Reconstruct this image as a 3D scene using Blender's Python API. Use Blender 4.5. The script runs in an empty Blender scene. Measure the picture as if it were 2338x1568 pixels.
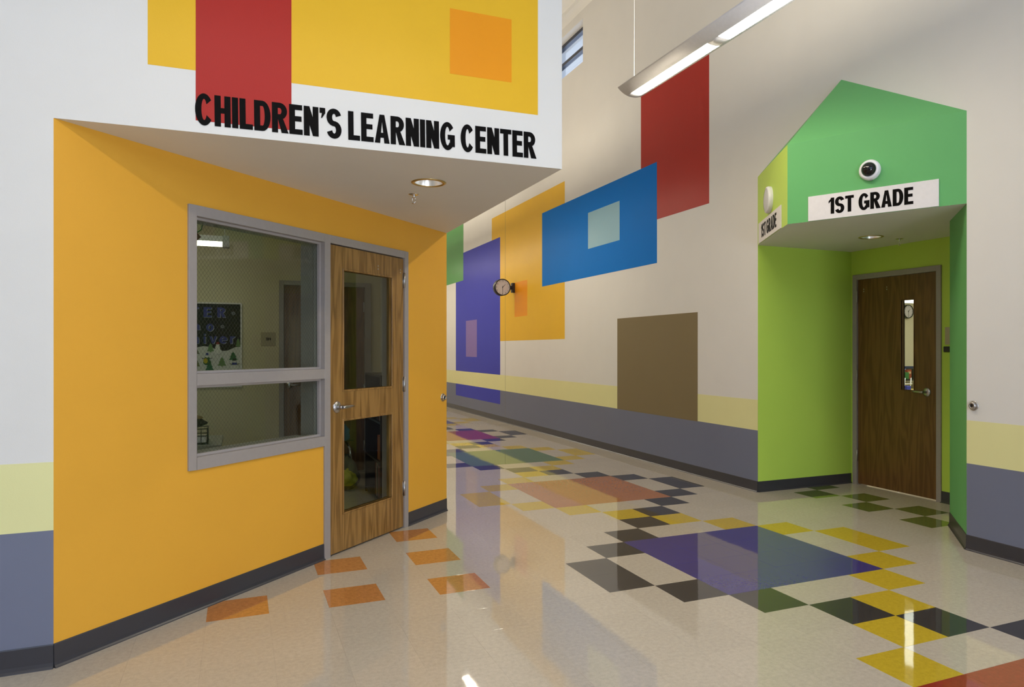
import bpy, bmesh, math, random
from math import sin, cos, pi, radians, sqrt, atan2
from mathutils import Vector, Matrix, noise

random.seed(7)
scene = bpy.context.scene
COL = scene.collection

# ------------------------------------------------------------------ camera
CAM = (-2.5883, -4.5501, 1.4104)
YAW = 0.40757
F_PX, CX, CY = 1621.73, 1244.86, 797.58
cd = bpy.data.cameras.new('camera')
cd.sensor_fit = 'HORIZONTAL'
cd.sensor_width = 36.0
cd.lens = F_PX / 2338.0 * 36.0
cd.shift_x = (1169.0 - CX) / 2338.0
cd.shift_y = (CY - 784.0) / 2338.0
cd.clip_start = 0.05
cam = bpy.data.objects.new('camera', cd)
cam.location = CAM
cam.rotation_euler = (pi / 2, 0, -YAW)
COL.objects.link(cam)
scene.camera = cam

# ------------------------------------------------------------------ sky, added daylight lamps, exposure
world = bpy.data.worlds.new('sky')
scene.world = world
world.use_nodes = True
wn = world.node_tree
bg = wn.nodes['Background']
bg.inputs['Color'].default_value = (0.62, 0.74, 1.0, 1)
bg.inputs['Strength'].default_value = 4.0

def area(name, loc, rot, sx, sy, power, color):
    l = bpy.data.lights.new(name, 'AREA')
    l.shape = 'RECTANGLE'
    l.size = sx
    l.size_y = sy
    l.energy = power
    l.color = color
    o = bpy.data.objects.new(name, l)
    o.location = loc
    o.rotation_euler = rot
    COL.objects.link(o)
    return o

XR_ = 2.125
# area lamps added for cool light, set before assumed glazing out of view
area('added_high_fill', (-2.5, -8.9, 4.9), (radians(90), 0, 0), 8.0, 2.4, 55, (0.50, 0.70, 1.0))
area('added_low_fill', (-1.4, -8.92, 1.2), (radians(90), 0, 0), 1.7, 2.1, 220, (0.84, 0.91, 1.0))  # low fill lamp added at an assumed entrance door
area('added_side_fill', (XR_ - 0.03, -6.0, 1.2), (radians(90), 0, radians(90)), 1.7, 2.1, 50, (0.90, 0.94, 1.0))  # fill lamp added to brighten the amber wall from the right

vs = scene.view_settings
vs.view_transform = 'Standard'
vs.look = 'None'
vs.exposure = -0.40
vs.gamma = 1.0
vs.use_curve_mapping = False
scene.cycles.use_denoising = True
scene.cycles.max_bounces = 6
scene.cycles.diffuse_bounces = 4
scene.cycles.glossy_bounces = 3
scene.cycles.transmission_bounces = 3
scene.cycles.use_adaptive_sampling = True
scene.cycles.adaptive_threshold = 0.05
scene.cycles.sample_clamp_indirect = 8.0

PENDANT_EMIT = 58.0
PENDANT_UP = 21.0
PENDANT_COL = (1.0, 0.88, 0.69)

# ------------------------------------------------------------------ materials
def new_mat(name):
    m = bpy.data.materials.new(name)
    m.use_nodes = True
    nt = m.node_tree
    return m, nt, nt.nodes['Principled BSDF']

def geo_pos(nt, obj=False):
    if obj:
        return nt.nodes.new('ShaderNodeTexCoord').outputs['Object']
    return nt.nodes.new('ShaderNodeNewGeometry').outputs['Position']

def paint(name, col, rough=0.42, bump=0.12, scale=260.0, spec=0.2):
    m, nt, p = new_mat(name)
    p.inputs['Base Color'].default_value = (*col, 1)
    p.inputs['Roughness'].default_value = rough
    p.inputs['Specular IOR Level'].default_value = spec
    if bump > 0:
        n = nt.nodes.new('ShaderNodeTexNoise')
        n.inputs['Scale'].default_value = scale
        n.inputs['Detail'].default_value = 2
        nt.links.new(geo_pos(nt), n.inputs['Vector'])
        b = nt.nodes.new('ShaderNodeBump')
        b.inputs['Strength'].default_value = bump
        b.inputs['Distance'].default_value = 0.002
        nt.links.new(n.outputs['Fac'], b.inputs['Height'])
        nt.links.new(b.outputs['Normal'], p.inputs['Normal'])
        # very slight roller mottling of the colour
        n2 = nt.nodes.new('ShaderNodeTexNoise')
        n2.inputs['Scale'].default_value = 3.0
        n2.inputs['Detail'].default_value = 3
        nt.links.new(geo_pos(nt), n2.inputs['Vector'])
        r = nt.nodes.new('ShaderNodeMapRange')
        r.inputs['To Min'].default_value = 0.97
        r.inputs['To Max'].default_value = 1.03
        nt.links.new(n2.outputs['Fac'], r.inputs['Value'])
        mx = nt.nodes.new('ShaderNodeMix')
        mx.data_type = 'RGBA'
        mx.blend_type = 'MULTIPLY'
        mx.inputs['Factor'].default_value = 1.0
        mx.inputs['A'].default_value = (*col, 1)
        nt.links.new(r.outputs['Result'], mx.inputs['B'])
        nt.links.new(mx.outputs['Result'], p.inputs['Base Color'])
    return m

def plain(name, col, rough=0.5, metal=0.0, spec=0.5):
    m, nt, p = new_mat(name)
    p.inputs['Roughness'].default_value = rough
    p.inputs['Metallic'].default_value = metal
    p.inputs['Specular IOR Level'].default_value = spec
    n = nt.nodes.new('ShaderNodeTexNoise')
    n.inputs['Scale'].default_value = 40.0
    nt.links.new(geo_pos(nt, True), n.inputs['Vector'])
    r = nt.nodes.new('ShaderNodeMapRange')
    r.inputs['To Min'].default_value = 0.95
    r.inputs['To Max'].default_value = 1.05
    nt.links.new(n.outputs['Fac'], r.inputs['Value'])
    mx = nt.nodes.new('ShaderNodeMix')
    mx.data_type = 'RGBA'
    mx.blend_type = 'MULTIPLY'
    mx.inputs['Factor'].default_value = 1.0
    mx.inputs['A'].default_value = (*col, 1)
    nt.links.new(r.outputs['Result'], mx.inputs['B'])
    nt.links.new(mx.outputs['Result'], p.inputs['Base Color'])
    return m

def emit(name, col, strength):
    m = bpy.data.materials.new(name)
    m.use_nodes = True
    nt = m.node_tree
    nt.nodes.clear()
    e = nt.nodes.new('ShaderNodeEmission')
    e.inputs['Color'].default_value = (*col, 1)
    e.inputs['Strength'].default_value = strength
    o = nt.nodes.new('ShaderNodeOutputMaterial')
    nt.links.new(e.outputs[0], o.inputs['Surface'])
    return m

def glass(name, tint=(0.86, 0.9, 0.86), refl=1.0):
    m = bpy.data.materials.new(name)
    m.use_nodes = True
    nt = m.node_tree
    nt.nodes.clear()
    t = nt.nodes.new('ShaderNodeBsdfTransparent')
    t.inputs['Color'].default_value = (*tint, 1)
    g = nt.nodes.new('ShaderNodeBsdfGlossy')
    g.inputs['Roughness'].default_value = 0.01
    f = nt.nodes.new('ShaderNodeFresnel')
    # the same reflectance on both faces of the sheet
    ge = nt.nodes.new('ShaderNodeNewGeometry')
    io = nt.nodes.new('ShaderNodeMapRange')
    io.inputs['To Min'].default_value = 1.52
    io.inputs['To Max'].default_value = 1.0 / 1.52
    nt.links.new(ge.outputs['Backfacing'], io.inputs['Value'])
    nt.links.new(io.outputs['Result'], f.inputs['IOR'])
    mu = nt.nodes.new('ShaderNodeMath')
    mu.operation = 'MULTIPLY'
    mu.inputs[1].default_value = refl
    nt.links.new(f.outputs[0], mu.inputs[0])
    mx = nt.nodes.new('ShaderNodeMixShader')
    nt.links.new(mu.outputs[0], mx.inputs['Fac'])
    nt.links.new(t.outputs[0], mx.inputs[1])
    nt.links.new(g.outputs[0], mx.inputs[2])
    o = nt.nodes.new('ShaderNodeOutputMaterial')
    nt.links.new(mx.outputs[0], o.inputs['Surface'])
    return m

def wood(name, dark, light, rough=0.38):
    m, nt, p = new_mat(name)
    tc = geo_pos(nt, True)
    mp = nt.nodes.new('ShaderNodeMapping')
    mp.inputs['Scale'].default_value = (7.0, 7.0, 0.55)
    nt.links.new(tc, mp.inputs['Vector'])
    n = nt.nodes.new('ShaderNodeTexNoise')
    n.inputs['Scale'].default_value = 1.6
    n.inputs['Detail'].default_value = 2
    n.inputs['Distortion'].default_value = 0.5
    nt.links.new(mp.outputs[0], n.inputs['Vector'])
    ml = nt.nodes.new('ShaderNodeMath')
    ml.operation = 'MULTIPLY'
    ml.inputs[1].default_value = 34.0
    nt.links.new(n.outputs['Fac'], ml.inputs[0])
    sn = nt.nodes.new('ShaderNodeMath')
    sn.operation = 'SINE'
    nt.links.new(ml.outputs[0], sn.inputs[0])
    mp2 = nt.nodes.new('ShaderNodeMapping')
    mp2.inputs['Scale'].default_value = (170.0, 170.0, 5.0)
    nt.links.new(tc, mp2.inputs['Vector'])
    n2 = nt.nodes.new('ShaderNodeTexNoise')
    n2.inputs['Scale'].default_value = 1.0
    n2.inputs['Detail'].default_value = 3
    nt.links.new(mp2.outputs[0], n2.inputs['Vector'])
    mr = nt.nodes.new('ShaderNodeMapRange')
    mr.inputs['From Min'].default_value = -1
    mr.inputs['From Max'].default_value = 1
    mr.inputs['To Min'].default_value = 0.0
    mr.inputs['To Max'].default_value = 0.55
    nt.links.new(sn.outputs[0], mr.inputs['Value'])
    ad = nt.nodes.new('ShaderNodeMath')
    ad.operation = 'ADD'
    nt.links.new(mr.outputs[0], ad.inputs[0])
    m2 = nt.nodes.new('ShaderNodeMath')
    m2.operation = 'MULTIPLY'
    m2.inputs[1].default_value = 0.6
    nt.links.new(n2.outputs['Fac'], m2.inputs[0])
    nt.links.new(m2.outputs[0], ad.inputs[1])
    cr = nt.nodes.new('ShaderNodeValToRGB')
    cr.color_ramp.elements[0].position = 0.15
    cr.color_ramp.elements[0].color = (*dark, 1)
    cr.color_ramp.elements[1].position = 0.85
    cr.color_ramp.elements[1].color = (*light, 1)
    nt.links.new(ad.outputs[0], cr.inputs['Fac'])
    nt.links.new(cr.outputs['Color'], p.inputs['Base Color'])
    p.inputs['Roughness'].default_value = rough
    return m

def vct(name, col, fleck=0.16, rough=0.035):
    """waxed vinyl composition tile: flecked colour, wavy gloss"""
    m, nt, p = new_mat(name)
    pos = geo_pos(nt)
    n = nt.nodes.new('ShaderNodeTexNoise')
    n.inputs['Scale'].default_value = 150.0
    n.inputs['Detail'].default_value = 3
    n.inputs['Roughness'].default_value = 0.7
    nt.links.new(pos, n.inputs['Vector'])
    n3 = nt.nodes.new('ShaderNodeTexNoise')
    n3.inputs['Scale'].default_value = 45.0
    n3.inputs['Detail'].default_value = 3
    nt.links.new(pos, n3.inputs['Vector'])
    ad = nt.nodes.new('ShaderNodeMath')
    ad.operation = 'ADD'
    nt.links.new(n.outputs['Fac'], ad.inputs[0])
    nt.links.new(n3.outputs['Fac'], ad.inputs[1])
    r = nt.nodes.new('ShaderNodeMapRange')
    r.inputs['From Min'].default_value = 0.7
    r.inputs['From Max'].default_value = 1.3
    r.inputs['To Min'].default_value = 1.0 - fleck
    r.inputs['To Max'].default_value = 1.0 + fleck
    nt.links.new(ad.outputs[0], r.inputs['Value'])
    oi = nt.nodes.new('ShaderNodeObjectInfo')
    r2 = nt.nodes.new('ShaderNodeMapRange')
    r2.inputs['To Min'].default_value = 0.975
    r2.inputs['To Max'].default_value = 1.025
    nt.links.new(oi.outputs['Random'], r2.inputs['Value'])
    mm = nt.nodes.new('ShaderNodeMath')
    mm.operation = 'MULTIPLY'
    nt.links.new(r.outputs[0], mm.inputs[0])
    nt.links.new(r2.outputs[0], mm.inputs[1])
    mx = nt.nodes.new('ShaderNodeMix')
    mx.data_type = 'RGBA'
    mx.blend_type = 'MULTIPLY'
    mx.inputs['Factor'].default_value = 1.0
    mx.inputs['A'].default_value = (*col, 1)
    nt.links.new(mm.outputs[0], mx.inputs['B'])
    nt.links.new(mx.outputs['Result'], p.inputs['Base Color'])
    nb = nt.nodes.new('ShaderNodeTexNoise')
    nb.inputs['Scale'].default_value = 7.0
    nb.inputs['Detail'].default_value = 3
    nt.links.new(pos, nb.inputs['Vector'])
    b = nt.nodes.new('ShaderNodeBump')
    b.inputs['Strength'].default_value = 0.05
    b.inputs['Distance'].default_value = 0.004
    nt.links.new(nb.outputs['Fac'], b.inputs['Height'])
    nt.links.new(b.outputs['Normal'], p.inputs['Normal'])
    p.inputs['Roughness'].default_value = rough
    p.inputs['IOR'].default_value = 1.68
    return m

M = {}
M['white'] = paint('white_wall_paint', (0.74, 0.725, 0.69), 0.5)
M['ceil'] = paint('ceiling_paint', (0.80, 0.79, 0.76), 0.7)
M['band_yellow'] = paint('pale_yellow_band_paint', (0.77, 0.745, 0.37))
M['band_grey'] = paint('blue_grey_band_paint', (0.175, 0.19, 0.262))
M['amber'] = paint('amber_wall_paint', (0.76, 0.385, 0.04), 0.45, spec=0.3)
M['gold'] = paint('gold_mural_paint', (0.78, 0.46, 0.025), 0.34, spec=0.12)
M['red'] = paint('red_mural_paint', (0.41, 0.028, 0.020), 0.34, 0.25, spec=0.12)
M['orange'] = paint('orange_mural_paint', (0.82, 0.31, 0.012), 0.36, spec=0.12)
M['blue'] = paint('blue_mural_paint', (0.006, 0.18, 0.62), 0.45, spec=0.04)
M['sky'] = paint('light_blue_mural_paint', (0.26, 0.47, 0.58), 0.35)
M['purple'] = paint('violet_mural_paint', (0.058, 0.065, 0.47), 0.36, spec=0.06)
M['lilac'] = paint('lilac_mural_paint', (0.22, 0.14, 0.42), 0.35)
M['grass'] = paint('leaf_green_mural_paint', (0.09, 0.32, 0.085), 0.35)
M['taupe'] = paint('taupe_mural_paint', (0.22, 0.17, 0.085), 0.4)
M['green'] = paint('green_wall_paint', (0.135, 0.42, 0.145), 0.45)
M['lime'] = paint('lime_wall_paint', (0.50, 0.70, 0.105), 0.45)
M['cream'] = paint('cream_wall_paint', (0.66, 0.60, 0.42), 0.6)
M['base'] = plain('charcoal_vinyl_base', (0.042, 0.041, 0.049), 0.3)
M['frame'] = plain('taupe_painted_steel', (0.33, 0.295, 0.275), 0.38)
M['bead'] = plain('taupe_glazing_bead', (0.36, 0.325, 0.31), 0.4)
M['oak'] = wood('oak_veneer', (0.165, 0.08, 0.018), (0.335, 0.18, 0.05))
M['oak_shaded'] = wood('shaded_oak_veneer', (0.10, 0.043, 0.011), (0.175, 0.082, 0.023))  # same oak, slightly redder, with shade darkened into its colour
M['steel'] = plain('brushed_steel', (0.45, 0.44, 0.44), 0.28, 1.0)
M['chrome'] = plain('chrome', (0.8, 0.8, 0.82), 0.12, 1.0)
M['brass'] = plain('gilt_trim', (0.62, 0.48, 0.22), 0.3, 1.0)
M['refl'] = plain('mirror_reflector', (0.92, 0.92, 0.92), 0.32, 1.0)
M['black'] = plain('black_plastic', (0.012, 0.011, 0.012), 0.35)
M['letter'] = plain('black_vinyl_lettering', (0.004, 0.0033, 0.003), 0.5, 0.0, 0.05)
M['signw'] = plain('white_sign_board', (0.74, 0.71, 0.70), 0.35)
M['plastic'] = plain('white_plastic', (0.80, 0.80, 0.82), 0.3)
M['grille'] = plain('light_grey_grille', (0.55, 0.56, 0.56), 0.5)
M['dome'] = plain('smoked_dome', (0.004, 0.004, 0.005), 0.05)
M['lamp_white'] = plain('white_powder_coat', (0.84, 0.84, 0.88), 0.45)
M['wire'] = plain('glass_wire', (0.05, 0.05, 0.035), 0.5)
M['wframe'] = plain('dark_window_frame', (0.012, 0.02, 0.045), 0.3)
M['glass'] = glass('clear_glass', refl=0.5)
M['wglass'] = glass('window_glass', (0.9, 0.93, 0.96))
M['clockface'] = plain('clock_face_white', (0.62, 0.58, 0.57), 0.4)
M['ink'] = plain('clock_ink', (0.03, 0.028, 0.028), 0.5)
M['beige'] = plain('beige_plastic', (0.42, 0.37, 0.25), 0.5)
M['diff'] = emit('pendant_diffuser_glow', PENDANT_COL, PENDANT_EMIT)
M['up'] = emit('pendant_uplight_glow', PENDANT_COL, PENDANT_UP)
M['can'] = emit('downlight_lamp_glow', (1.0, 0.97, 0.92), 14.0)
M['office_lamp'] = emit('office_lamp_glow', (1.0, 0.93, 0.72), 6.0)
M['class_lamp'] = emit('classroom_lamp_glow', (1.0, 0.96, 0.90), 12.0)
M['concrete'] = plain('floor_screed', (0.22, 0.2, 0.17), 0.8)

TCOL = {
    'cream': vct('cream_floor_tile', (0.53, 0.47, 0.385), 0.10),
    'dark': vct('charcoal_floor_tile', (0.045, 0.043, 0.045), 0.25),
    'yellow': vct('yellow_floor_tile', (0.56, 0.40, 0.03), 0.12),
    'blue': vct('violet_blue_floor_tile', (0.055, 0.045, 0.21), 0.07),
    'terra': vct('terracotta_floor_tile', (0.42, 0.165, 0.065), 0.14),
    'green': vct('green_floor_tile', (0.10, 0.19, 0.085), 0.14),
    'red': vct('red_floor_tile', (0.30, 0.035, 0.022), 0.14),
    'orange': vct('orange_floor_tile', (0.52, 0.225, 0.065), 0.22),
    'olive': vct('dark_green_floor_tile', (0.125, 0.165, 0.035), 0.14),
}

# ------------------------------------------------------------------ object helpers
def link(o, parent=None):
    COL.objects.link(o)
    if parent is not None:
        o.parent = parent
    return o

def thing(name, label, cat, loc=(0, 0, 0), rz=0.0, group=None, kind=None):
    o = bpy.data.objects.new(name, None)
    o.empty_display_size = 0.1
    o.location = loc
    o.rotation_euler = (0, 0, rz)
    COL.objects.link(o)
    tag(o, label, cat, group, kind)
    return o

def tag(o, label=None, cat=None, group=None, kind=None):
    if label:
        o['label'] = label
    if cat:
        o['category'] = cat
    if group:
        o['group'] = group
    if kind:
        o['kind'] = kind
    return o

class MB:
    def __init__(s):
        s.v = []
        s.f = []
        s.m = []
        s.sm = []

    def add(s, vs_, fs, m=0, smooth=False):
        k = len(s.v)
        s.v += [tuple(v) for v in vs_]
        for f in fs:
            s.f.append(tuple(i + k for i in f))
            s.m.append(m)
            s.sm.append(smooth)
        return s

    def box(s, x0, x1, y0, y1, z0, z1, m=0):
        return s.add([(x0, y0, z0), (x1, y0, z0), (x1, y1, z0), (x0, y1, z0),
                      (x0, y0, z1), (x1, y0, z1), (x1, y1, z1), (x0, y1, z1)],
                     [(0, 3, 2, 1), (4, 5, 6, 7), (0, 1, 5, 4), (1, 2, 6, 5), (2, 3, 7, 6), (3, 0, 4, 7)], m)

    def prism_xz(s, poly, y0, y1, m=0):
        """polygon in x,z (counter-clockwise seen from -y), front at y0"""
        n = len(poly)
        vs_ = [(x, y0, z) for x, z in poly] + [(x, y1, z) for x, z in poly]
        fs = [tuple(range(n)), tuple(range(2 * n - 1, n - 1, -1))]
        fs += [(i, i + n, (i + 1) % n + n, (i + 1) % n) for i in range(n)]
        return s.add(vs_, fs, m)

    def prism_xy(s, poly, z0, z1, m=0):
        n = len(poly)
        vs_ = [(x, y, z0) for x, y in poly] + [(x, y, z1) for x, y in poly]
        fs = [tuple(range(n - 1, -1, -1)), tuple(range(n, 2 * n))]
        fs += [(i, (i + 1) % n, (i + 1) % n + n, i + n) for i in range(n)]
        return s.add(vs_, fs, m)

    def prism_x(s, poly, x0, x1, m=0, smooth=False):
        """profile in y,z swept along x"""
        n = len(poly)
        vs_ = [(x0, y, z) for y, z in poly] + [(x1, y, z) for y, z in poly]
        fs = [tuple(range(n)), tuple(range(2 * n - 1, n - 1, -1))]
        s.add(vs_, fs, m)
        return s.add(vs_, [(i, i + n, (i + 1) % n + n, (i + 1) % n) for i in range(n)], m, smooth)

    def tube(s, pts, r, n=10, m=0, cap=True):
        pts = [Vector(p) for p in pts]
        rs = r if isinstance(r, (list, tuple)) else [r] * len(pts)
        rings = []
        up = Vector((0.13, 0.21, 0.97)).normalized()
        for i, p in enumerate(pts):
            d = (pts[min(i + 1, len(pts) - 1)] - pts[max(i - 1, 0)]).normalized()
            a = d.cross(up)
            if a.length < 1e-3:
                a = d.cross(Vector((1, 0, 0)))
            a.normalize()
            b = d.cross(a).normalized()
            rings.append([p + (a * cos(t) + b * sin(t)) * rs[i] for t in [2 * pi * k / n for k in range(n)]])
        vs_ = [v for rg in rings for v in rg]
        fs = []
        for i in range(len(pts) - 1):
            for k in range(n):
                fs.append((i * n + k, i * n + (k + 1) % n, (i + 1) * n + (k + 1) % n, (i + 1) * n + k))
        s.add(vs_, fs, m, True)
        if cap:
            k0 = (len(pts) - 1) * n
            s.add(vs_, [tuple(range(n - 1, -1, -1)), tuple(range(k0, k0 + n))], m)
        return s

    def lathe(s, prof, n=32, axis='z', o=(0, 0, 0), m=0, smooth=True):
        """prof: list of (radius, height); axis z up, or y pointing out of the wall (-y)"""
        vs_ = []
        for r, h in prof:
            for k in range(n):
                a = 2 * pi * k / n
                if axis == 'z':
                    vs_.append((o[0] + r * cos(a), o[1] + r * sin(a), o[2] + h))
                else:
                    vs_.append((o[0] + r * cos(a), o[1] - h, o[2] + r * sin(a)))
        fs = []
        for i in range(len(prof) - 1):
            for k in range(n):
                fs.append((i * n + k, i * n + (k + 1) % n, (i + 1) * n + (k + 1) % n, (i + 1) * n + k))
        return s.add(vs_, fs, m, smooth)

    def build(s, name, mats, parent=None, loc=(0, 0, 0), rz=0.0, bevel=0.0, kind=None, label=None, clean=True):
        me = bpy.data.meshes.new(name)
        me.from_pydata(s.v, [], s.f)
        if not isinstance(mats, (list, tuple)):
            mats = [mats]
        for mt in mats:
            me.materials.append(M[mt] if isinstance(mt, str) else mt)
        me.polygons.foreach_set('material_index', s.m)
        me.polygons.foreach_set('use_smooth', s.sm)
        bm = bmesh.new()
        bm.from_mesh(me)
        if clean:
            bmesh.ops.remove_doubles(bm, verts=bm.verts, dist=1e-6)
        if bevel > 0:
            es = [e for e in bm.edges if len(e.link_faces) == 2 and e.calc_face_angle(0) > 0.6]
            bmesh.ops.bevel(bm, geom=es, offset=bevel, segments=1, affect='EDGES', clamp_overlap=True)
        if clean:
            bmesh.ops.recalc_face_normals(bm, faces=bm.faces)
        bm.to_mesh(me)
        bm.free()
        o = bpy.data.objects.new(name, me)
        o.location = loc
        o.rotation_euler = (0, 0, rz)
        link(o, parent)
        if kind:
            o['kind'] = kind
        if label:
            o['label'] = label
        return o

def struct(name, mb, mats, label, parent=None, loc=(0, 0, 0), rz=0.0, cat=None, bevel=0.0):
    o = mb.build(name, mats, parent, loc, rz, bevel)
    tag(o, label, cat, None, 'structure')
    return o

def holed(mb, x0, x1, z0, z1, y0, y1, holes, m=0):
    """solid panel in x,z with rectangular holes"""
    xs = sorted({x0, x1} | {h[0] for h in holes} | {h[1] for h in holes})
    zs = sorted({z0, z1} | {h[2] for h in holes} | {h[3] for h in holes})
    xs = [x for x in xs if x0 <= x <= x1]
    zs = [z for z in zs if z0 <= z <= z1]
    for i in range(len(xs) - 1):
        j = 0
        while j < len(zs) - 1:
            xm = (xs[i] + xs[i + 1]) / 2
            def inside(k):
                zm = (zs[k] + zs[k + 1]) / 2
                return any(h[0] < xm < h[1] and h[2] < zm < h[3] for h in holes)
            if inside(j):
                j += 1
                continue
            k = j
            while k + 1 < len(zs) - 1 and not inside(k + 1):
                k += 1
            mb.box(xs[i], xs[i + 1], y0, y1, zs[j], zs[k + 1], m)
            j = k + 1
    return mb

def patch(parent, name, x0, x1, z0, z1, off, mat, label=None):
    """a painted block: a film of paint standing 'off' proud of its wall"""
    mb = MB().box(x0, x1, -off, 0.002, z0, z1)
    return mb.build(name, mat, parent, label=label)

def fill_with_holes(outer, circles, z, seg=40):
    """flat polygon with round holes -> (verts, faces)"""
    bm = bmesh.new()
    es = []
    loops = [outer] + [[(c[0] + c[2] * cos(2 * pi * k / seg), c[1] + c[2] * sin(2 * pi * k / seg)) for k in range(seg)] for c in circles]
    for lp in loops:
        vs_ = [bm.verts.new((x, y, z)) for x, y in lp]
        for i in range(len(vs_)):
            es.append(bm.edges.new((vs_[i], vs_[(i + 1) % len(vs_)])))
    bmesh.ops.triangle_fill(bm, edges=es, use_beauty=True, use_dissolve=False)
    bm.verts.index_update()
    V = [tuple(v.co) for v in bm.verts]
    Fc = [tuple(v.index for v in f.verts) for f in bm.faces]
    bm.free()
    return V, Fc

# ------------------------------------------------------------------ the plan of the place (metres)
A = (-3.341, -0.797)          # near end of the amber wall
C = (-0.915, 1.507)           # far end of the amber wall, start of the corridor
E_ = (-0.862, -0.797)         # corner of the header over the amber wall
L_AMB = sqrt((C[0] - A[0]) ** 2 + (C[1] - A[1]) ** 2)
R_AMB = atan2(C[1] - A[1], C[0] - A[0])
XR = 2.125                    # right corridor wall
R_RIGHT = -pi / 2             # local x = -y, local y = +x (into the wall)
ZS = 2.44                     # soffits
ZC = 6.54                     # ceiling
ALC_L, ALC_R = 1.065, -1.13   # alcove mouth on the right wall (world y)
XB = 3.36                     # alcove back wall
SPL = (2.65, -0.605)          # inner edge of the splayed wall
APX = (1.555, 0.022)          # tip of the triangular bay
Y_FAR, Y_NEAR, X_LEFT = 16.0, -9.0, -9.0
YO = 3.85                     # back wall of the office

# ------------------------------------------------------------------ floor with individual tiles
T = 0.3048
SQ = {1: 'red', 0: 'blue', -1: 'terra', -2: 'green', -3: 'red', -4: 'blue', -5: 'terra', -6: 'green', 2: 'green', 3: 'terra'}
special = {}
for k in range(-6, 4):
    b0 = 8 * k
    for a in range(4):
        for b in range(4):
            special[(a, b0 + b)] = SQ[k]
    left = [(-1, b0), (-2, b0 + 1), (-2, b0 + 2), (-1, b0 + 3)]
    right = [(4, b0), (5, b0 + 1), (5, b0 + 2), (4, b0 + 3)]
    diag = [(0, b0 + 4), (1, b0 + 5), (2, b0 + 6), (3, b0 + 7)]
    anti = [(3, b0 + 4), (2, b0 + 5), (1, b0 + 6), (0, b0 + 7)]
    even = k % 2 == 0
    for t_ in left + diag if even else right + anti:
        special[t_] = 'dark'
    for t_ in right + anti if even else left + diag:
        special[t_] = 'yellow'
for t_ in ((-5, -3), (-5, -1), (-5, 1), (-7, -1), (-7, 1), (-9, 1)):
    special[t_] = 'orange'
for t_ in ((8, -3), (9, -4), (9, -2), (8, -1), (9, 0), (8, 1)):
    special[t_] = 'olive'

def col_shift(a):
    # rows run slightly out of line toward the amber wall
    return 0.0 if a > -4 else -(0.10 + 0.065 * (-4 - a))

def project(x, y, z):
    dx, dy, dz = x - CAM[0], y - CAM[1], z - CAM[2]
    Z = dx * sin(YAW) + dy * cos(YAW)
    X = dx * cos(YAW) - dy * sin(YAW)
    if Z < 0.2:
        return None
    return CX + F_PX * X / Z, CY - F_PX * dz / Z, Z

def on_floor(x, y):
    """is this floor spot in the corridor (not behind a wall)?"""
    if y < A[1] and x < XR:
        return True
    if -0.915 < x < XR:
        return True
    if x < C[0] and y > A[1]:
        s_ = (x - A[0]) * (C[1] - A[1]) - (y - A[1]) * (C[0] - A[0])
        return s_ > 0
    if XR <= x < XB and SPL[1] - 0.5 < y < ALC_L:
        return (x - XR) < (y - ALC_R) + 0.1
    return False

def tile_mesh(name, mat):
    g = 0.0002
    h = T / 2 - g
    c = 0.0004
    vs_ = [(sx * h, sy * h, -0.003) for sx, sy in ((-1, -1), (1, -1), (1, 1), (-1, 1))]
    vs_ += [(sx * h, sy * h, -c * 0.12) for sx, sy in ((-1, -1), (1, -1), (1, 1), (-1, 1))]
    vs_ += [(sx * (h - c), sy * (h - c), 0) for sx, sy in ((-1, -1), (1, -1), (1, 1), (-1, 1))]
    fs = [(8, 9, 10, 11)]
    for i in range(4):
        j = (i + 1) % 4
        fs += [(i, j, j + 4, i + 4), (i + 4, j + 4, j + 8, i + 8)]
    me = bpy.data.meshes.new(name)
    me.from_pydata(vs_, [], fs)
    me.materials.append(mat)
    return me, vs_, fs

fb = MB().box(X_LEFT, 12.0, Y_NEAR, Y_FAR, -0.12, -0.0025)
floor = struct('floor', fb, 'concrete', 'glossy cream vinyl tile floor with coloured squares and checker chains', cat='floor')
cells = []
for a in range(-30, 37):
    for b in range(-53, 30):
        x, y = (a + 0.5) * T, -(b + 0.5 + col_shift(a)) * T
        q = project(x, y, 0)
        area_px = 0
        if q and -80 < q[0] < 2420 and q[1] < 1640 and on_floor(x, y):
            # hidden by the amber wall's end?
            area_px = F_PX ** 2 * T * T * CAM[2] / q[2] ** 3
            if q[2] > 6.5 and q[0] < 1012:
                area_px = 0
        cells.append((area_px, a, b, x, y))
cells.sort(reverse=True)
meshes = {k: tile_mesh('floor_tile_' + k, m) for k, m in TCOL.items()}
keys = list(TCOL)
rest = MB()
for i, (ar, a, b, x, y) in enumerate(cells):
    kind = special.get((a, b), 'cream')
    tx, ty = random.uniform(-0.0006, 0.0006), random.uniform(-0.0006, 0.0006)
    if i < 300 and ar > 0:
        o = bpy.data.objects.new('floor_tile', meshes[kind][0])
        o.location = (x, y, 0)
        o.rotation_euler = (tx, ty, 0)
        link(o, floor)
    else:
        rest.add([(x + v[0], y + v[1], v[2] + v[0] * -ty + v[1] * tx) for v in meshes[kind][1]], meshes[kind][2], keys.index(kind))
me = bpy.data.meshes.new('floor_tile_field')
me.from_pydata(rest.v, [], rest.f)
for k in keys:
    me.materials.append(TCOL[k])
me.polygons.foreach_set('material_index', rest.m)
o = bpy.data.objects.new('floor_tile_field', me)
link(o, floor)
o['kind'] = 'stuff'
o['label'] = 'the remaining vinyl floor tiles'

# ------------------------------------------------------------------ walls
DL1 = (-1.504, -0.214, 0.088)      # downlight in the header soffit
DL2 = (2.73, 0.24, 0.088)          # downlight in the alcove soffit
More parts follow.
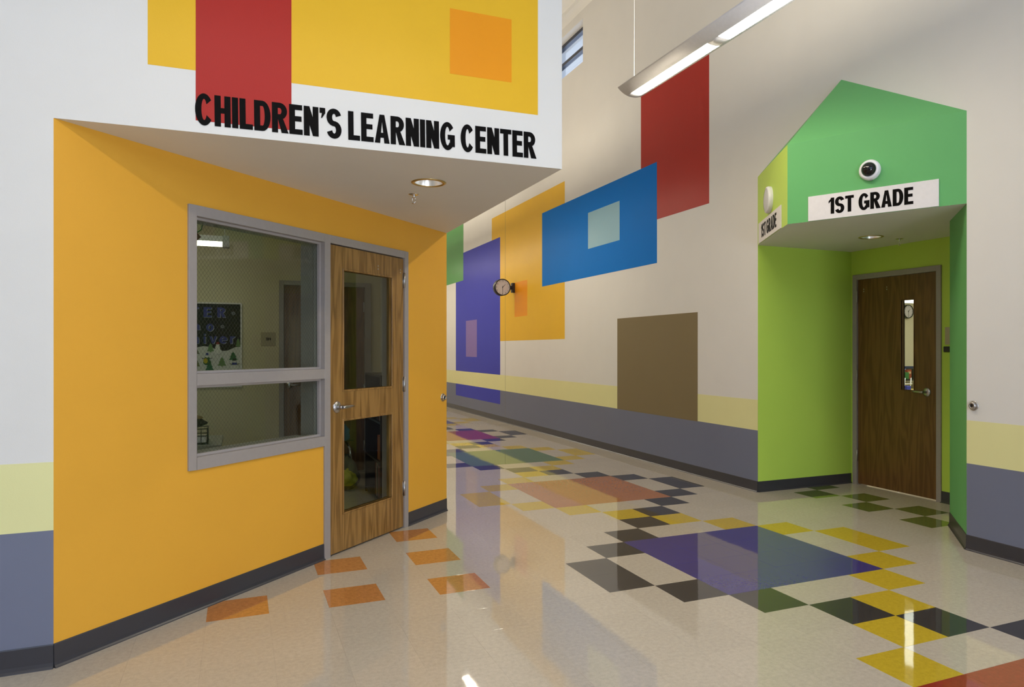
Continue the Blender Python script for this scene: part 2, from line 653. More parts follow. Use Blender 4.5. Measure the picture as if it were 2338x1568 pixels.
# left wall (facing the camera) with the header over the amber wall
mb = MB()
mb.box(X_LEFT, A[0], A[1], A[1] + 0.2, 0, ZC)
ZA, ZE, ZCn = 2.436, 2.459, 2.429
HX = (ZE - ZA) / (E_[0] - A[0])
HY = (ZCn - ZA - HX * (C[0] - A[0])) / (C[1] - A[1])
def header_z(x, y):
    return ZA + HX * (x - A[0]) + HY * (y - A[1])
V, Fc = fill_with_holes([A, E_, C], [DL1], ZS)
mb.add([(x, y, header_z(x, y)) for x, y, z in V], Fc)
mb.add([(A[0], A[1], ZA), (E_[0], E_[1], ZE), (E_[0], E_[1], ZC), (A[0], A[1], ZC)], [(0, 1, 2, 3)])
mb.add([(E_[0], E_[1], ZE), (C[0], C[1], ZCn), (C[0], C[1], ZC), (E_[0], E_[1], ZC)], [(0, 1, 2, 3)])
mb.add([(C[0], C[1], ZCn), (A[0], A[1], ZA), (A[0], A[1], ZC), (C[0], C[1], ZC)], [(0, 1, 2, 3)])
wl = struct('wall_left', mb, 'white', 'white wall and overhanging header on the left with painted colour blocks', cat='wall')
def lpatch(name, x0, x1, z0, z1, off, mat, label):
    def tilt(x):
        return 0.0 if z0 < 2 else (x + 2.1) * 0.0105
    poly = [(x0, z0 + tilt(x0)), (x1, z0 + tilt(x1)), (x1, z1 + tilt(x1)), (x0, z1 + tilt(x0))]
    mb = MB().prism_xz(poly, A[1] - off, A[1] + 0.002)
    return mb.build(name, mat, wl, label=label)
lpatch('painted_band', X_LEFT, A[0], 0.1, 0.61, 0.0006, 'band_grey', 'blue grey painted band')
lpatch('painted_band', X_LEFT, A[0], 0.61, 0.912, 0.0006, 'band_yellow', 'pale yellow painted band')
lpatch('painted_rectangle', -2.975, -1.014, 2.741, 4.3, 0.0008, 'gold', 'large gold painted rectangle')
lpatch('painted_rectangle', -2.775, -2.346, 2.505, 4.9, 0.0014, 'red', 'red painted upright rectangle')
lpatch('painted_rectangle', -1.533, -1.175, 2.905, 3.26, 0.0014, 'orange', 'orange painted square')

# amber wall with the opening for the window and the door
WIN = (0.718, 1.79, 0.785, 2.165)
DOR = (1.79, 2.715, -0.01, 2.165)
mb = holed(MB(), 0, L_AMB, 0, ZS, 0.0, 0.19, [WIN, DOR])
wa = struct('wall_diagonal', mb, 'amber', 'amber yellow diagonal wall under the white header', loc=(A[0], A[1], 0), rz=R_AMB, cat='wall')
# corridor's left wall (its far side closes the office)
mb = MB().box(C[0] - 0.15, C[0], C[1], Y_FAR, 0, ZC)
struct('wall_corridor_left', mb, 'white', 'corridor wall continuing behind the amber corner', cat='wall')

# right wall: holes for the alcove and the clerestory windows (local x = -y)
CLW = [(-6.2, -4.95, 5.70, 6.345), (-11.0, -9.75, 5.70, 6.345)]
mb = holed(MB(), -Y_FAR, -Y_NEAR, 0, ZC, 0.0, 0.3, [(-ALC_L, -ALC_R, -1, ZS + 0.004), (5.1, 6.9, -1, 2.3)] + CLW)
wr = struct('wall_right', mb, 'white', 'long off-white right corridor wall with a mural of colour blocks', loc=(XR, 0, 0), rz=R_RIGHT, cat='wall')
def rpatch(name, y1, y0, z0, z1, off, mat, label):
    return patch(wr, name, -y1, -y0, z0, z1, off, mat, label)
for y1, y0 in ((Y_FAR, ALC_L), (ALC_R, -5.1), (-6.9, Y_NEAR)):
    rpatch('painted_band', y1, y0, 0.1, 0.609, 0.0006, 'band_grey', 'blue grey painted band')
    rpatch('painted_band', y1, y0, 0.609, 0.912, 0.0006, 'band_yellow', 'pale yellow painted band')
rpatch('painted_rectangle', 9.096, 5.59, 1.575, 4.06, 0.0010, 'gold', 'tall gold painted rectangle')
rpatch('painted_rectangle', 7.802, 7.169, 2.012, 2.65, 0.0016, 'orange', 'small orange painted square behind the clock')
rpatch('painted_rectangle', 3.285, 1.855, 3.005, 4.80, 0.0010, 'red', 'red painted rectangle')
rpatch('painted_rectangle', 11.686, 8.597, 0.912, 3.616, 0.0016, 'purple', 'violet painted rectangle')
rpatch('painted_rectangle', 11.686, 8.597, 0.335, 0.609, 0.0016, 'purple', 'foot of the violet rectangle')
rpatch('painted_rectangle', 10.877, 10.075, 1.247, 2.054, 0.0022, 'lilac', 'small lilac painted square')
rpatch('painted_rectangle', 13.9, 11.081, 2.988, 4.30, 0.0022, 'grass', 'green painted rectangle')
rpatch('painted_rectangle', 6.495, 2.908, 2.472, 3.711, 0.0022, 'blue', 'wide blue painted rectangle')
rpatch('painted_rectangle', 4.774, 3.835, 2.884, 3.413, 0.0028, 'sky', 'light blue painted square')
rpatch('painted_rectangle', 3.90, 2.065, 0.606, 1.828, 0.0016, 'taupe', 'taupe painted square')
M['joint'] = plain('joint_sealant', (0.22, 0.20, 0.15), 0.6)
rpatch('control_joint', 8.303, 8.298, 0.1, 5.9, 0.0026, 'joint', 'fine vertical wall joint')

# triangular bay above the alcove
Lw, Rw = (XR, ALC_L), (XR, ALC_R)
zl, za, zr, zp = 3.115, 3.093, 3.094, 3.707
PK = (XR, 0.004, zp)
mb = MB()
mb.add([(*Lw, ZS), (*APX, ZS), (*APX, za), (*Lw, zl)], [(0, 1, 2, 3)], 1)
mb.add([(*APX, ZS), (*Rw, ZS), (*Rw, zr), (*APX, za)], [(0, 1, 2, 3)], 0)
mb.add([(*APX, za), (*Rw, zr), PK], [(0, 1, 2)], 0)
mb.add([(*Lw, zl), (*APX, za), PK], [(0, 1, 2)], 0)
V, Fc = fill_with_holes([Lw, APX, Rw, SPL, (XB, SPL[1]), (XB, ALC_L)], [DL2], ZS)
mb.add(V, Fc, 2)
bay = struct('wall_bay', mb, ['green', 'lime', 'white'], 'green and lime triangular bay jutting from the right wall', cat='wall')
# alcove walls
mb = MB().box(XR + 0.001, XB + 0.12, ALC_L - 0.003, ALC_L + 0.14, 0, ZS)
struct('wall_alcove_left', mb, 'lime', 'lime green side wall of the door alcove', cat='wall')
D2 = (0.045, 0.985, 2.165)     # door opening y0,y1,top
mb = holed(MB(), -ALC_L, -SPL[1], 0, ZS, 0.0, 0.14, [(-D2[1] - 0.03, -D2[0] + 0.01, -1, D2[2])])
struct('wall_alcove_back', mb, 'lime', 'lime green back wall of the alcove around the shaded door', loc=(XB, 0, 0), rz=R_RIGHT, cat='wall')
mb = MB().prism_xy([Rw, (XR + 0.3, ALC_R - 0.1), (XB, ALC_R - 0.1), (XB, SPL[1]), SPL], 0, ZS)
struct('wall_alcove_splay', mb, 'green', 'dark green splayed wall on the right of the alcove', cat='wall')

# outer shell
struct('ceiling', MB().box(X_LEFT, XR + 0.3, Y_NEAR, Y_FAR, ZC, ZC + 0.1), 'ceil', 'off-white ceiling high over the corridor', cat='ceiling')
struct('trim_1', MB().box(XR - 0.16, XR, Y_NEAR, Y_FAR, ZC - 0.06, ZC), 'ceil', 'narrow off-white ledge where the right wall meets the ceiling', cat='trim')
struct('wall_far', MB().box(C[0] - 0.15, XR + 0.3, Y_FAR, Y_FAR + 0.15, 0, ZC), 'white', 'white wall closing the far end of the corridor', cat='wall')
struct('wall_side', MB().box(X_LEFT - 0.15, X_LEFT, Y_NEAR, A[1] + 0.2, 0, ZC), 'white', 'white wall closing the cross corridor', cat='wall')
ENT = (-6.6, 1.6, 3.6, 6.2)  # openings added for the assumed high window and entrance door
ENT2 = (-2.3, -0.5, -1.0, 2.3)
mb = holed(MB(), X_LEFT, XR + 0.3, 0, ZC, 0, 0.2, [ENT, ENT2])
struct('wall_entrance', mb, 'white', 'white wall around the added high window behind the viewer', loc=(0, Y_NEAR - 0.2, 0), cat='wall')

# office (behind the amber wall) and classroom shells
mb = MB()
mb.box(X_LEFT, C[0] - 0.15, YO, YO + 0.12, 0, 3.05)
mb.box(-6.6, -6.5, A[1] + 0.2, YO, 0, 3.05)
struct('wall_office', mb, 'cream', 'cream office walls seen through the wired window', cat='wall')
mb = MB().prism_xy([(-6.6, A[1] + 0.2), (A[0] - 0.3, A[1] + 0.2), (C[0] - 0.3, C[1] + 0.02), (C[0] - 0.15, C[1]), (C[0] - 0.15, YO + 0.1), (-6.6, YO + 0.1)], 3.05, 3.1)
struct('ceiling_office', mb, 'ceil', 'white ceiling of the office', cat='ceiling')
mb = MB()
mb.box(XB + 0.14, 12.0, 5.5, 5.6, 0, 3.1)
mb.box(12.0, 12.1, -1.6, 5.6, 0, 3.1)
mb.box(XB + 0.14, 12.0, -1.7, -1.6, 0, 3.1)
mb.box(XB + 0.14, XB + 0.2, ALC_L, 5.5, 0, 3.1)
mb.box(XB + 0.14, XB + 0.2, -1.6, SPL[1], 0, 3.1)
mb.box(XB + 0.14, XB + 0.2, SPL[1], ALC_L, ZS, 3.1)
struct('wall_classroom', mb, 'cream', 'cream classroom walls glimpsed through the narrow door light', cat='wall')
struct('ceiling_classroom', MB().box(XB + 0.1, 12.0, -1.7, 5.6, 3.1, 3.2), 'ceil', 'white classroom ceiling', cat='ceiling')

# ------------------------------------------------------------------ baseboards
BP = [(0.0, 0.0), (-0.016, 0.0), (-0.0145, 0.004), (-0.008, 0.011), (-0.0048, 0.026), (-0.0042, 0.102), (-0.002, 0.107), (0.0, 0.107)]
def baseboard(name, p, q, label):
    """vinyl cove base along the wall from p (left) to q (right) as seen from the corridor"""
    L = sqrt((q[0] - p[0]) ** 2 + (q[1] - p[1]) ** 2)
    mb = MB().prism_x(BP, 0, L)
    return struct(name, mb, 'base', label, loc=(p[0], p[1], 0), rz=atan2(q[1] - p[1], q[0] - p[0]), cat='baseboard')
ta = ((C[0] - A[0]) / L_AMB, (C[1] - A[1]) / L_AMB)
def amb(s):
    return (A[0] + s * ta[0], A[1] + s * ta[1])
baseboard('baseboard_left', (X_LEFT, A[1]), A, 'charcoal cove base under the white left wall')
baseboard('baseboard_diagonal', A, amb(1.765), 'long charcoal cove base under the amber wall and window')
baseboard('baseboard_corner', amb(2.74), C, 'short charcoal cove base right of the glazed oak door')
baseboard('baseboard_right', (XR, Y_FAR), (XR, ALC_L), 'charcoal cove base along the mural wall')
baseboard('baseboard_near', (XR, ALC_R), (XR, -5.1), 'charcoal cove base under the wall right of the alcove')
baseboard('baseboard_alcove', (XR, ALC_L), (XB, ALC_L), 'charcoal cove base under the lime alcove wall')
baseboard('baseboard_back', (XB, 0.02), (XB, SPL[1]), 'short charcoal cove base right of the shaded door')
baseboard('baseboard_splay', SPL, Rw, 'charcoal cove base under the dark green splayed wall')

# ------------------------------------------------------------------ lettering
def strip(outer, inner):
    return [[outer[i], outer[i + 1], inner[i + 1], inner[i]] for i in range(len(outer) - 1)]

def arc(cx, cz, rx, rz, a0, a1, n=14):
    return [(cx + rx * cos(radians(a0 + (a1 - a0) * i / n)), cz + rz * sin(radians(a0 + (a1 - a0) * i / n))) for i in range(n + 1)]

TS, TH = 0.222, 0.175     # stem and bar thickness for a cap height of 1
def rect(x0, x1, z0, z1):
    return [[(x0, z0), (x1, z0), (x1, z1), (x0, z1)]]

def stroke(pts, tx=TS, tz=TH):
    o_, i_ = [], []
    for k in range(len(pts)):
        p0, p1 = pts[max(k - 1, 0)], pts[min(k + 1, len(pts) - 1)]
        dx, dz = p1[0] - p0[0], p1[1] - p0[1]
        L = sqrt(dx * dx + dz * dz)
        nx, nz = -dz / L, dx / L
        h = sqrt((nx * tx / 2) ** 2 + (nz * tz / 2) ** 2)
        o_.append((pts[k][0] + nx * h, pts[k][1] + nz * h))
        i_.append((pts[k][0] - nx * h, pts[k][1] - nz * h))
    return strip(o_, i_)

def glyph(ch):
    """(advance width, list of polygons) with cap height 1"""
    t, b = TS, TH
    if ch == 'I':
        return t, rect(0, t, 0, 1)
    if ch == 'L':
        return 0.48, rect(0, t, 0, 1) + rect(t, 0.48, 0, b)
    if ch == 'H':
        return 0.57, rect(0, t, 0, 1) + rect(0.57 - t, 0.57, 0, 1) + rect(t, 0.57 - t, 0.43, 0.43 + b)
    if ch == 'E':
        return 0.51, rect(0, t, 0, 1) + rect(t, 0.51, 0, b) + rect(t, 0.50, 1 - b, 1) + rect(t, 0.47, 0.44, 0.44 + b)
    if ch == 'T':
        return 0.54, rect(0, 0.54, 1 - b, 1) + rect(0.27 - t / 2, 0.27 + t / 2, 0, 1 - b)
    if ch == 'N':
        w = 0.57
        return w, rect(0, t, 0, 1) + rect(w - t, w, 0, 1) + [[(t * 0.0, 1), (w - t, 0), (w, 0), (t, 1)]]
    if ch == 'A':
        w = 0.62
        return w, [[(0, 0), (t, 0), (w / 2 + 0.03, 1), (w / 2 - 0.10, 1)]] + [[(w - t, 0), (w, 0), (w / 2 + 0.10, 1), (w / 2 - 0.03, 1)]] + rect(0.14, w - 0.14, 0.19, 0.19 + b)
    if ch == 'D':
        w = 0.61
        o_ = [(t, 1)] + arc(w - 0.30, 0.5, 0.30, 0.5, 90, -90) + [(t, 0)]
        i_ = [(t, 1 - b)] + arc(w - 0.30, 0.5, 0.30 - t, 0.5 - b, 90, -90) + [(t, b)]
        return w, rect(0, t, 0, 1) + strip(o_, i_)
    if ch == 'R':
        w = 0.60
        o_ = [(t, 1)] + arc(w - 0.31, 0.72, 0.28, 0.28, 90, -90) + [(t, 0.44)]
        i_ = [(t, 1 - b)] + arc(w - 0.31, 0.72, 0.28 - t * 0.95, 0.28 - b, 90, -90) + [(t, 0.44 + b)]
        return w, rect(0, t, 0, 1) + strip(o_, i_) + [[(0.22, 0.46), (w - t - 0.02, 0), (w + 0.02, 0), (0.42, 0.46)]]
    if ch == 'C':
        w = 0.63
        return w, strip(arc(w / 2, 0.5, w / 2, 0.515, 38, 322, 28), arc(w / 2, 0.5, w / 2 - t, 0.515 - b, 30, 330, 28))
    if ch == 'G':
        w = 0.66
        return w, strip(arc(w / 2, 0.5, w / 2, 0.515, 38, 318, 28), arc(w / 2, 0.5, w / 2 - t, 0.515 - b, 30, 318, 28)) + rect(w / 2 + 0.01, w, 0.38, 0.38 + b) + rect(w - t, w, 0.12, 0.40)
    if ch == 'S':
        w = 0.59
        rx, rz = (w - t) / 2, (1.03 - b) / 4
        up = arc(w / 2, 0.5 + rz, rx, rz, 15, 255, 18)
        lo = arc(w / 2, 0.5 - rz, rx, rz, 75, -165, 18)
        return w, stroke(up + lo)
    if ch == '1':
        return 0.36, rect(0.36 - t, 0.36, 0, 1) + [[(0, 0.66), (0.0, 0.80), (0.20, 1.0), (0.36 - t, 0.78)]]
    if ch == "'":
        return t, rect(0, t, 0.82, 1.0) + [[(0.05, 0.64), (0.10, 0.66), (t, 0.82), (0.09, 0.82)]]
    if ch == 'n':
        return 0.48, rect(0, t * 0.8, 0, 0.72) + strip(arc(0.24, 0.42, 0.24, 0.30, 150, 0), arc(0.24, 0.42, 0.24 - t * 0.8, 0.30 - b, 150, 0)) + rect(0.48 - t * 0.8, 0.48, 0, 0.42)
    if ch == 'h':
        return 0.48, rect(0, t * 0.8, 0, 1.0) + strip(arc(0.24, 0.42, 0.24, 0.30, 150, 0), arc(0.24, 0.42, 0.24 - t * 0.8, 0.30 - b, 150, 0)) + rect(0.48 - t * 0.8, 0.48, 0, 0.42)
    if ch == 'o':
        return 0.54, strip(arc(0.27, 0.36, 0.27, 0.37, 0, 360, 28), arc(0.27, 0.36, 0.27 - t * 0.8, 0.37 - b, 0, 360, 28))
    if ch == 'i':
        return t * 0.8, rect(0, t * 0.8, 0, 0.70) + rect(0, t * 0.8, 0.82, 0.97)
    if ch == 'v':
        return 0.52, [[(0, 0.72), (0.19, 0), (0.30, 0), (0.16, 0.72)]] + [[(0.52, 0.72), (0.36, 0.72), (0.22, 0), (0.33, 0)]]
    if ch == 'e':
        return 0.54, strip(arc(0.27, 0.36, 0.27, 0.37, 0, 320, 28), arc(0.27, 0.36, 0.27 - t * 0.8, 0.37 - b, 0, 320, 28)) + rect(0.06, 0.52, 0.30, 0.43)
    if ch == 'r':
        return 0.34, rect(0, t * 0.8, 0, 0.72) + strip(arc(0.30, 0.42, 0.22, 0.31, 150, 75), arc(0.30, 0.42, 0.10, 0.17, 150, 75))
    # digits of the room plate
    if ch == '8':
        return 0.54, strip(arc(0.27, 0.74, 0.24, 0.27, 0, 360, 24), arc(0.27, 0.74, 0.24 - t * 0.9, 0.27 - b * 0.9, 0, 360, 24)) + strip(arc(0.27, 0.27, 0.27, 0.28, 0, 360, 24), arc(0.27, 0.27, 0.27 - t * 0.9, 0.28 - b * 0.9, 0, 360, 24))
    if ch == '9':
        return 0.54, strip(arc(0.27, 0.68, 0.27, 0.33, 0, 360, 24), arc(0.27, 0.68, 0.27 - t * 0.9, 0.33 - b * 0.9, 0, 360, 24)) + stroke(arc(0.24, 0.62, 0.23, 0.54, 0, -100, 12), t * 0.9, b)
    return 0.3, []

def letter_mesh(polys, h, sx, depth, mb=None, ox=0.0, oz=0.0):
    mb = mb or MB()
    for k_, pl in enumerate(polys):
        ar = sum(pl[i][0] * pl[(i + 1) % len(pl)][1] - pl[(i + 1) % len(pl)][0] * pl[i][1] for i in range(len(pl)))
        if ar < 0:
            pl = pl[::-1]
        mb.prism_xz([(ox + x * h * sx, oz + z * h) for x, z in pl], -depth - 0.00004 * (k_ % 25), 0.0)
    return mb

def write(parent, text, x0, x1, z, h, mat, depth=0.0012, gap=0.048, space=0.22, y=0.0, name='letter'):
    total = 0
    for i, ch in enumerate(text):
        total += space if ch == ' ' else glyph(ch)[0] + gap
    total -= gap
    sx = (x1 - x0) / (total * h)
    x = x0
    for ch in text:
        if ch == ' ':
            x += space * h * sx
            continue
        w, pl = glyph(ch)
        mb = letter_mesh(pl, h, sx, depth)
        mb.build(name, mat, parent, loc=(x, y, z), clean=False)
        x += (w + gap) * h * sx

t = thing('wall_lettering', "black lettering reading CHILDREN'S LEARNING CENTER on the white header", 'lettering', (-1.9, A[1] - 0.0014, 2.490))
t.rotation_euler = (0, -0.0125, 0)
write(t, "CHILDREN'S LEARNING CENTER", -2.777 + 1.9, -1.026 + 1.9, 0.0, 0.148, 'letter')

def face_rot(p, q):
    return atan2(q[1] - p[1], q[0] - p[0])

def along(p, q, s, out=0.0):
    L = sqrt((q[0] - p[0]) ** 2 + (q[1] - p[1]) ** 2)
    tx, ty = (q[0] - p[0]) / L, (q[1] - p[1]) / L
    return (p[0] + tx * s + ty * out, p[1] + ty * s - tx * out)

def grade_sign(p, q, s0, s1, tx0, tx1, label):
    c = along(p, q, (s0 + s1) / 2)
    hw = (s1 - s0) / 2
    t = thing('room_sign', label, 'sign', (c[0], c[1], ZS + 0.002), face_rot(p, q))
    MB().box(-hw, hw, -0.010, -0.0005, 0, 0.197).build('sign_board', 'signw', t, bevel=0.001)
    write(t, '1ST GRADE', tx0 - (s0 + s1) / 2, tx1 - (s0 + s1) / 2, 0.038, 0.126, 'letter', y=-0.0101, gap=0.05, space=0.24)
    return t
grade_sign(APX, Rw, 0.173, 1.112, 0.335, 0.945, 'white 1ST GRADE sign on the green bay face below the dome camera')
grade_sign(Lw, APX, 0.081, 0.994, 0.215, 0.84, 'white 1ST GRADE sign seen edge-on on the lime bay face')

# ------------------------------------------------------------------ doors and window in the amber wall
def lever(parent, x, z, direction, mat='steel'):
    """lever handle on a door face at y=0; lever points to +x or -x"""
    h = bpy.data.objects.new('door_handle', None)
    h.empty_display_size = 0.05
    h.location = (x, 0, z)
    link(h, parent)
    mb = MB().lathe([(0.0001, 0.016), (0.020, 0.016), (0.026, 0.013), (0.036, 0.008), (0.040, 0.005), (0.041, 0.0)], 32, 'y')
    mb.build('rose', mat, h)
    mb = MB().tube([(0, -0.012, 0), (0, -0.030, 0), (0, -0.052, 0)], [0.014, 0.012, 0.0125], 16)
    d = direction
    mb.tube([(0, -0.050, 0), (d * 0.012, -0.057, 0), (d * 0.04, -0.058, 0.001), (d * 0.085, -0.057, 0.002), (d * 0.118, -0.050, 0.001)], [0.013, 0.0125, 0.0105, 0.010, 0.007], 14)
    mb.build('lever', mat, h)
    return h

def hinge(parent, x, z, y=-0.006):
    mb = MB().tube([(x, y, z - 0.057), (x, y, z + 0.057)], 0.0075, 12)
    mb.lathe([(0.0001, 0.063), (0.005, 0.061), (0.0075, 0.057)], 12, 'z', (x, y, z))
    mb.box(x - 0.016, x + 0.004, -0.0015, 0.002, z - 0.057, z + 0.057)
    mb.build('hinge', 'steel', parent)

def lite(parent, x0, x1, z0, z1, wood_mat, thick, pane_mat='glass', rim=0.013):
    mb = MB()
    for ya, yb in ((-0.004, 0.012), (thick - 0.012, thick + 0.004)):
        mb.box(x0 - rim, x1 + rim, ya, yb, z1, z1 + rim)
        mb.box(x0 - rim, x1 + rim, ya, yb, z0 - rim, z0)
        mb.box(x0 - rim, x0, ya, yb, z0, z1)
        mb.box(x1, x1 + rim, ya, yb, z0, z1)
    mb.build('glazing_stop', wood_mat, parent, bevel=0.002)
    MB().box(x0 - 0.004, x1 + 0.004, thick / 2 - 0.003, thick / 2 + 0.003, z0 - 0.004, z1 + 0.004).build('glass_pane', pane_mat, parent)

def screws(parent, pts):
    mb = MB()
    for x, z in pts:
        mb.lathe([(0.0001, 0.0018), (0.0045, 0.0012), (0.006, 0.0)], 12, 'y', (x, 0, z))
    mb.build('screw_caps', 'steel', parent)

# glazed oak door (local x along the amber wall, y into the office)
d1 = thing('door_1', 'oak door with two large glass panels in the amber wall', 'door', (*amb(1.817), 0), R_AMB, kind='structure')
DW, DH = 0.875, 2.128
mb = holed(MB(), 0.003, DW - 0.004, 0.012, DH - 0.003, 0.0, 0.045, [(0.152, 0.715, 1.128, 1.962), (0.152, 0.715, 0.274, 0.911)])
leaf = mb.build('door_leaf', 'oak', d1)
lite(leaf, 0.152, 0.715, 1.128, 1.962, 'oak', 0.045)
lite(leaf, 0.152, 0.715, 0.274, 0.911, 'oak', 0.045)
lever(d1, 0.077, 1.014, 1)
for z in (1.955, 1.134, 0.311):
    hinge(d1, DW + 0.002, z)
screws(d1, [(0.545, 2.035), (0.545, 2.012), (0.832, 2.035), (0.832, 2.012)])
MB().box(-0.0015, 0.002, -0.001, 0.03, 0.93, 1.09).build('latch_plate', 'steel', d1)
mb = MB()
mb.box(DW, DW + 0.052, -0.012, 0.195, 0, 2.187)
mb.box(0.0, DW, -0.012, 0.195, 2.132, 2.187)
mb.box(0.0, 0.012, 0.048, 0.195, 0, 2.116)
mb.box(DW - 0.016, DW, 0.048, 0.195, 0, 2.116)
mb.box(0, DW, 0.048, 0.195, 2.116, 2.132)
mb.build('door_frame', 'frame', d1, bevel=0.0015)

# wired window left of it; the steel frame runs on to the door jamb
w1 = thing('window_1', 'taupe steel framed window with diamond wired glass beside the oak door', 'window', (*amb(0.693), 0), R_AMB, kind='structure')
x0, x1 = 0.05, 1.067           # clear opening
mb = MB()
mb.box(0.0, x0, -0.012, 0.195, 0.762, 2.187)
mb.box(x1, 1.124, -0.012, 0.195, 0.0, 2.187)
mb.box(x0, x1, -0.012, 0.195, 2.130, 2.187)
mb.box(x0, x1, -0.012, 0.195, 0.762, 0.828)
mb.box(x0, x1, -0.012, 0.195, 1.214, 1.279)
mb.build('window_frame', 'frame', w1, bevel=0.0015)
for z0, z1 in ((0.828, 1.214), (1.279, 2.130)):
    b = MB()
    for ya, yb in ((0.022, 0.042), (0.052, 0.072)):
        b.box(x0, x0 + 0.014, ya, yb, z0, z1)
        b.box(x1 - 0.014, x1, ya, yb, z0, z1)
        b.box(x0 + 0.014, x1 - 0.014, ya, yb, z1 - 0.014, z1)
        b.box(x0 + 0.014, x1 - 0.014, ya, yb, z0, z0 + 0.014)
    b.build('glazing_bead', 'bead', w1, bevel=0.001)
    pane = MB().box(x0, x1, 0.044, 0.050, z0, z1).build('glass_pane', 'glass', w1)
    # diamond wires cast in the glass
    wm = MB()
    px, pz = 0.0245, 0.030
    W_, H_ = x1 - x0, z1 - z0
    n = int((W_ / px + H_ / pz)) + 3
    for sgn in (1, -1):
        for k in range(-n, n):
            pts = []
            # line: x/px - sgn*z/pz = k
            for zz in (0, H_):
                xx = (k + sgn * zz / pz) * px
                pts.append((xx, zz))
            (xa, za), (xb, zb) = pts
            lo, hi = 0.0, 1.0
            dx = xb - xa
            if abs(dx) > 1e-9:
                ta0, ta1 = (0 - xa) / dx, (W_ - xa) / dx
                if ta0 > ta1:
                    ta0, ta1 = ta1, ta0
                lo, hi = max(lo, ta0), min(hi, ta1)
            if hi - lo < 1e-3:
                continue
            p = (x0 + xa + dx * lo, 0.0425, z0 + H_ * lo)
            q = (x0 + xa + dx * hi, 0.0425, z0 + H_ * hi)
            wm.tube([p, q], 0.00055, 3, 0, False)
    wm.build('wire_mesh', 'wire', pane, kind='stuff')
mb = MB()
mb.box(0.02, 1.06, 0.196, 0.225, 0.79, 0.829)
mb.build('window_sill', 'bead', w1, bevel=0.002)

# classroom door in the alcove
d2 = thing('door_2', 'oak door coloured in shade, with one narrow glass slit in the lime alcove', 'door', (XB + 0.008, 0.982, 0), R_RIGHT, kind='structure')
W2, H2 = 0.922, 2.138
mb = holed(MB(), 0.003, W2 - 0.003, 0.012, H2 - 0.003, 0.0, 0.045, [(0.530, 0.668, 1.018, 1.892)])
leaf = mb.build('door_leaf', 'oak_shaded', d2)
lite(leaf, 0.530, 0.668, 1.018, 1.892, 'oak_shaded', 0.045, rim=0.010)
lever(d2, 0.812, 1.008, -1)
for z in (1.96, 1.133, 0.30):
    hinge(d2, -0.002, z, -0.012)
screws(d2, [(0.075, 2.035), (0.075, 2.012), (0.36, 2.035), (0.36, 2.012)])
MB().box(W2 - 0.0015, W2 + 0.002, -0.001, 0.03, 0.93, 1.09).build('latch_plate', 'steel', d2)
mb = MB()
mb.box(-0.055, 0, -0.02, 0.13, 0, 2.19)
mb.box(W2, W2 + 0.05, -0.02, 0.13, 0, 2.19)
mb.box(0, W2, -0.02, 0.13, H2, 2.19)
mb.build('door_frame', 'frame', d2, bevel=0.0015)

# inner office door
d3 = thing('door_3', 'plain oak door in the office back wall seen through the glass', 'door', (-2.128, YO - 0.012, 0), 0, kind='structure')
MB().box(0.003, 0.877, 0.0, 0.04, 0.012, 2.125).build('door_leaf', 'oak_shaded', d3)
lever(d3, 0.062, 1.016, 1)
for z in (1.90, 0.95, 0.30):
    hinge(d3, 0.882, z)
mb = MB()
mb.box(-0.048, 0, -0.014, 0.03, 0, 2.176)
mb.box(0.88, 0.952, -0.014, 0.03, 0, 2.176)
mb.box(0, 0.88, -0.014, 0.03, 2.128, 2.176)
mb.build('door_frame', 'frame', d3, bevel=0.0015)
M['beigeframe'] = M['frame']

# ------------------------------------------------------------------ clerestory windows and added unseen glazing
def clerestory(n, hole, label):
    y1, y0, z0, z1 = -hole[0], -hole[1], hole[2], hole[3]
    w = thing('window_%d' % n, label, 'window', (XR, (y0 + y1) / 2, z0), R_RIGHT, kind='structure')
    hw = (y1 - y0) / 2
    H_ = z1 - z0
    f = MB()
    ya, yb = 0.12, 0.20
    f.box(-hw, -hw + 0.05, ya, yb, 0, H_)
    f.box(hw - 0.05, hw, ya, yb, 0, H_)
    f.box(-hw, hw, ya, yb, H_ - 0.05, H_)
    f.box(-hw, hw, ya, yb, 0, 0.05)
    f.box(-hw, hw, ya, yb, H_ * 0.47, H_ * 0.47 + 0.05)
    f.build('window_frame', 'wframe', w, bevel=0.003)
    for a, b in ((0.05, H_ * 0.47), (H_ * 0.47 + 0.05, H_ - 0.05)):
        MB().box(-hw + 0.05, hw - 0.05, 0.155, 0.161, a, b).build('glass_pane', 'wglass', w)
    return w
clerestory(2, CLW[0], 'small dark framed clerestory window high on the right wall')
clerestory(3, CLW[1], 'clerestory window further along the right wall')
w4 = thing('window_4', 'unseen wide high window added in the wall behind the viewer', 'window', ((ENT[0] + ENT[1]) / 2, Y_NEAR - 0.1, 0), 0, kind='structure')  # assumed source of the cool light, added out of view
hw = (ENT[1] - ENT[0]) / 2
f = MB()
for i in range(6):
    x = -hw + 2 * hw * i / 5
    f.box(x - 0.035, x + 0.035, -0.05, 0.05, ENT[2], ENT[3])
for z in (ENT[2], 4.9, ENT[3] - 0.07):
    f.box(-hw, hw, -0.05, 0.05, z, z + 0.07)
f.build('window_frame', 'wframe', w4)
MB().box(-hw, hw, -0.003, 0.003, ENT[2], ENT[3]).build('glass_pane', 'wglass', w4)
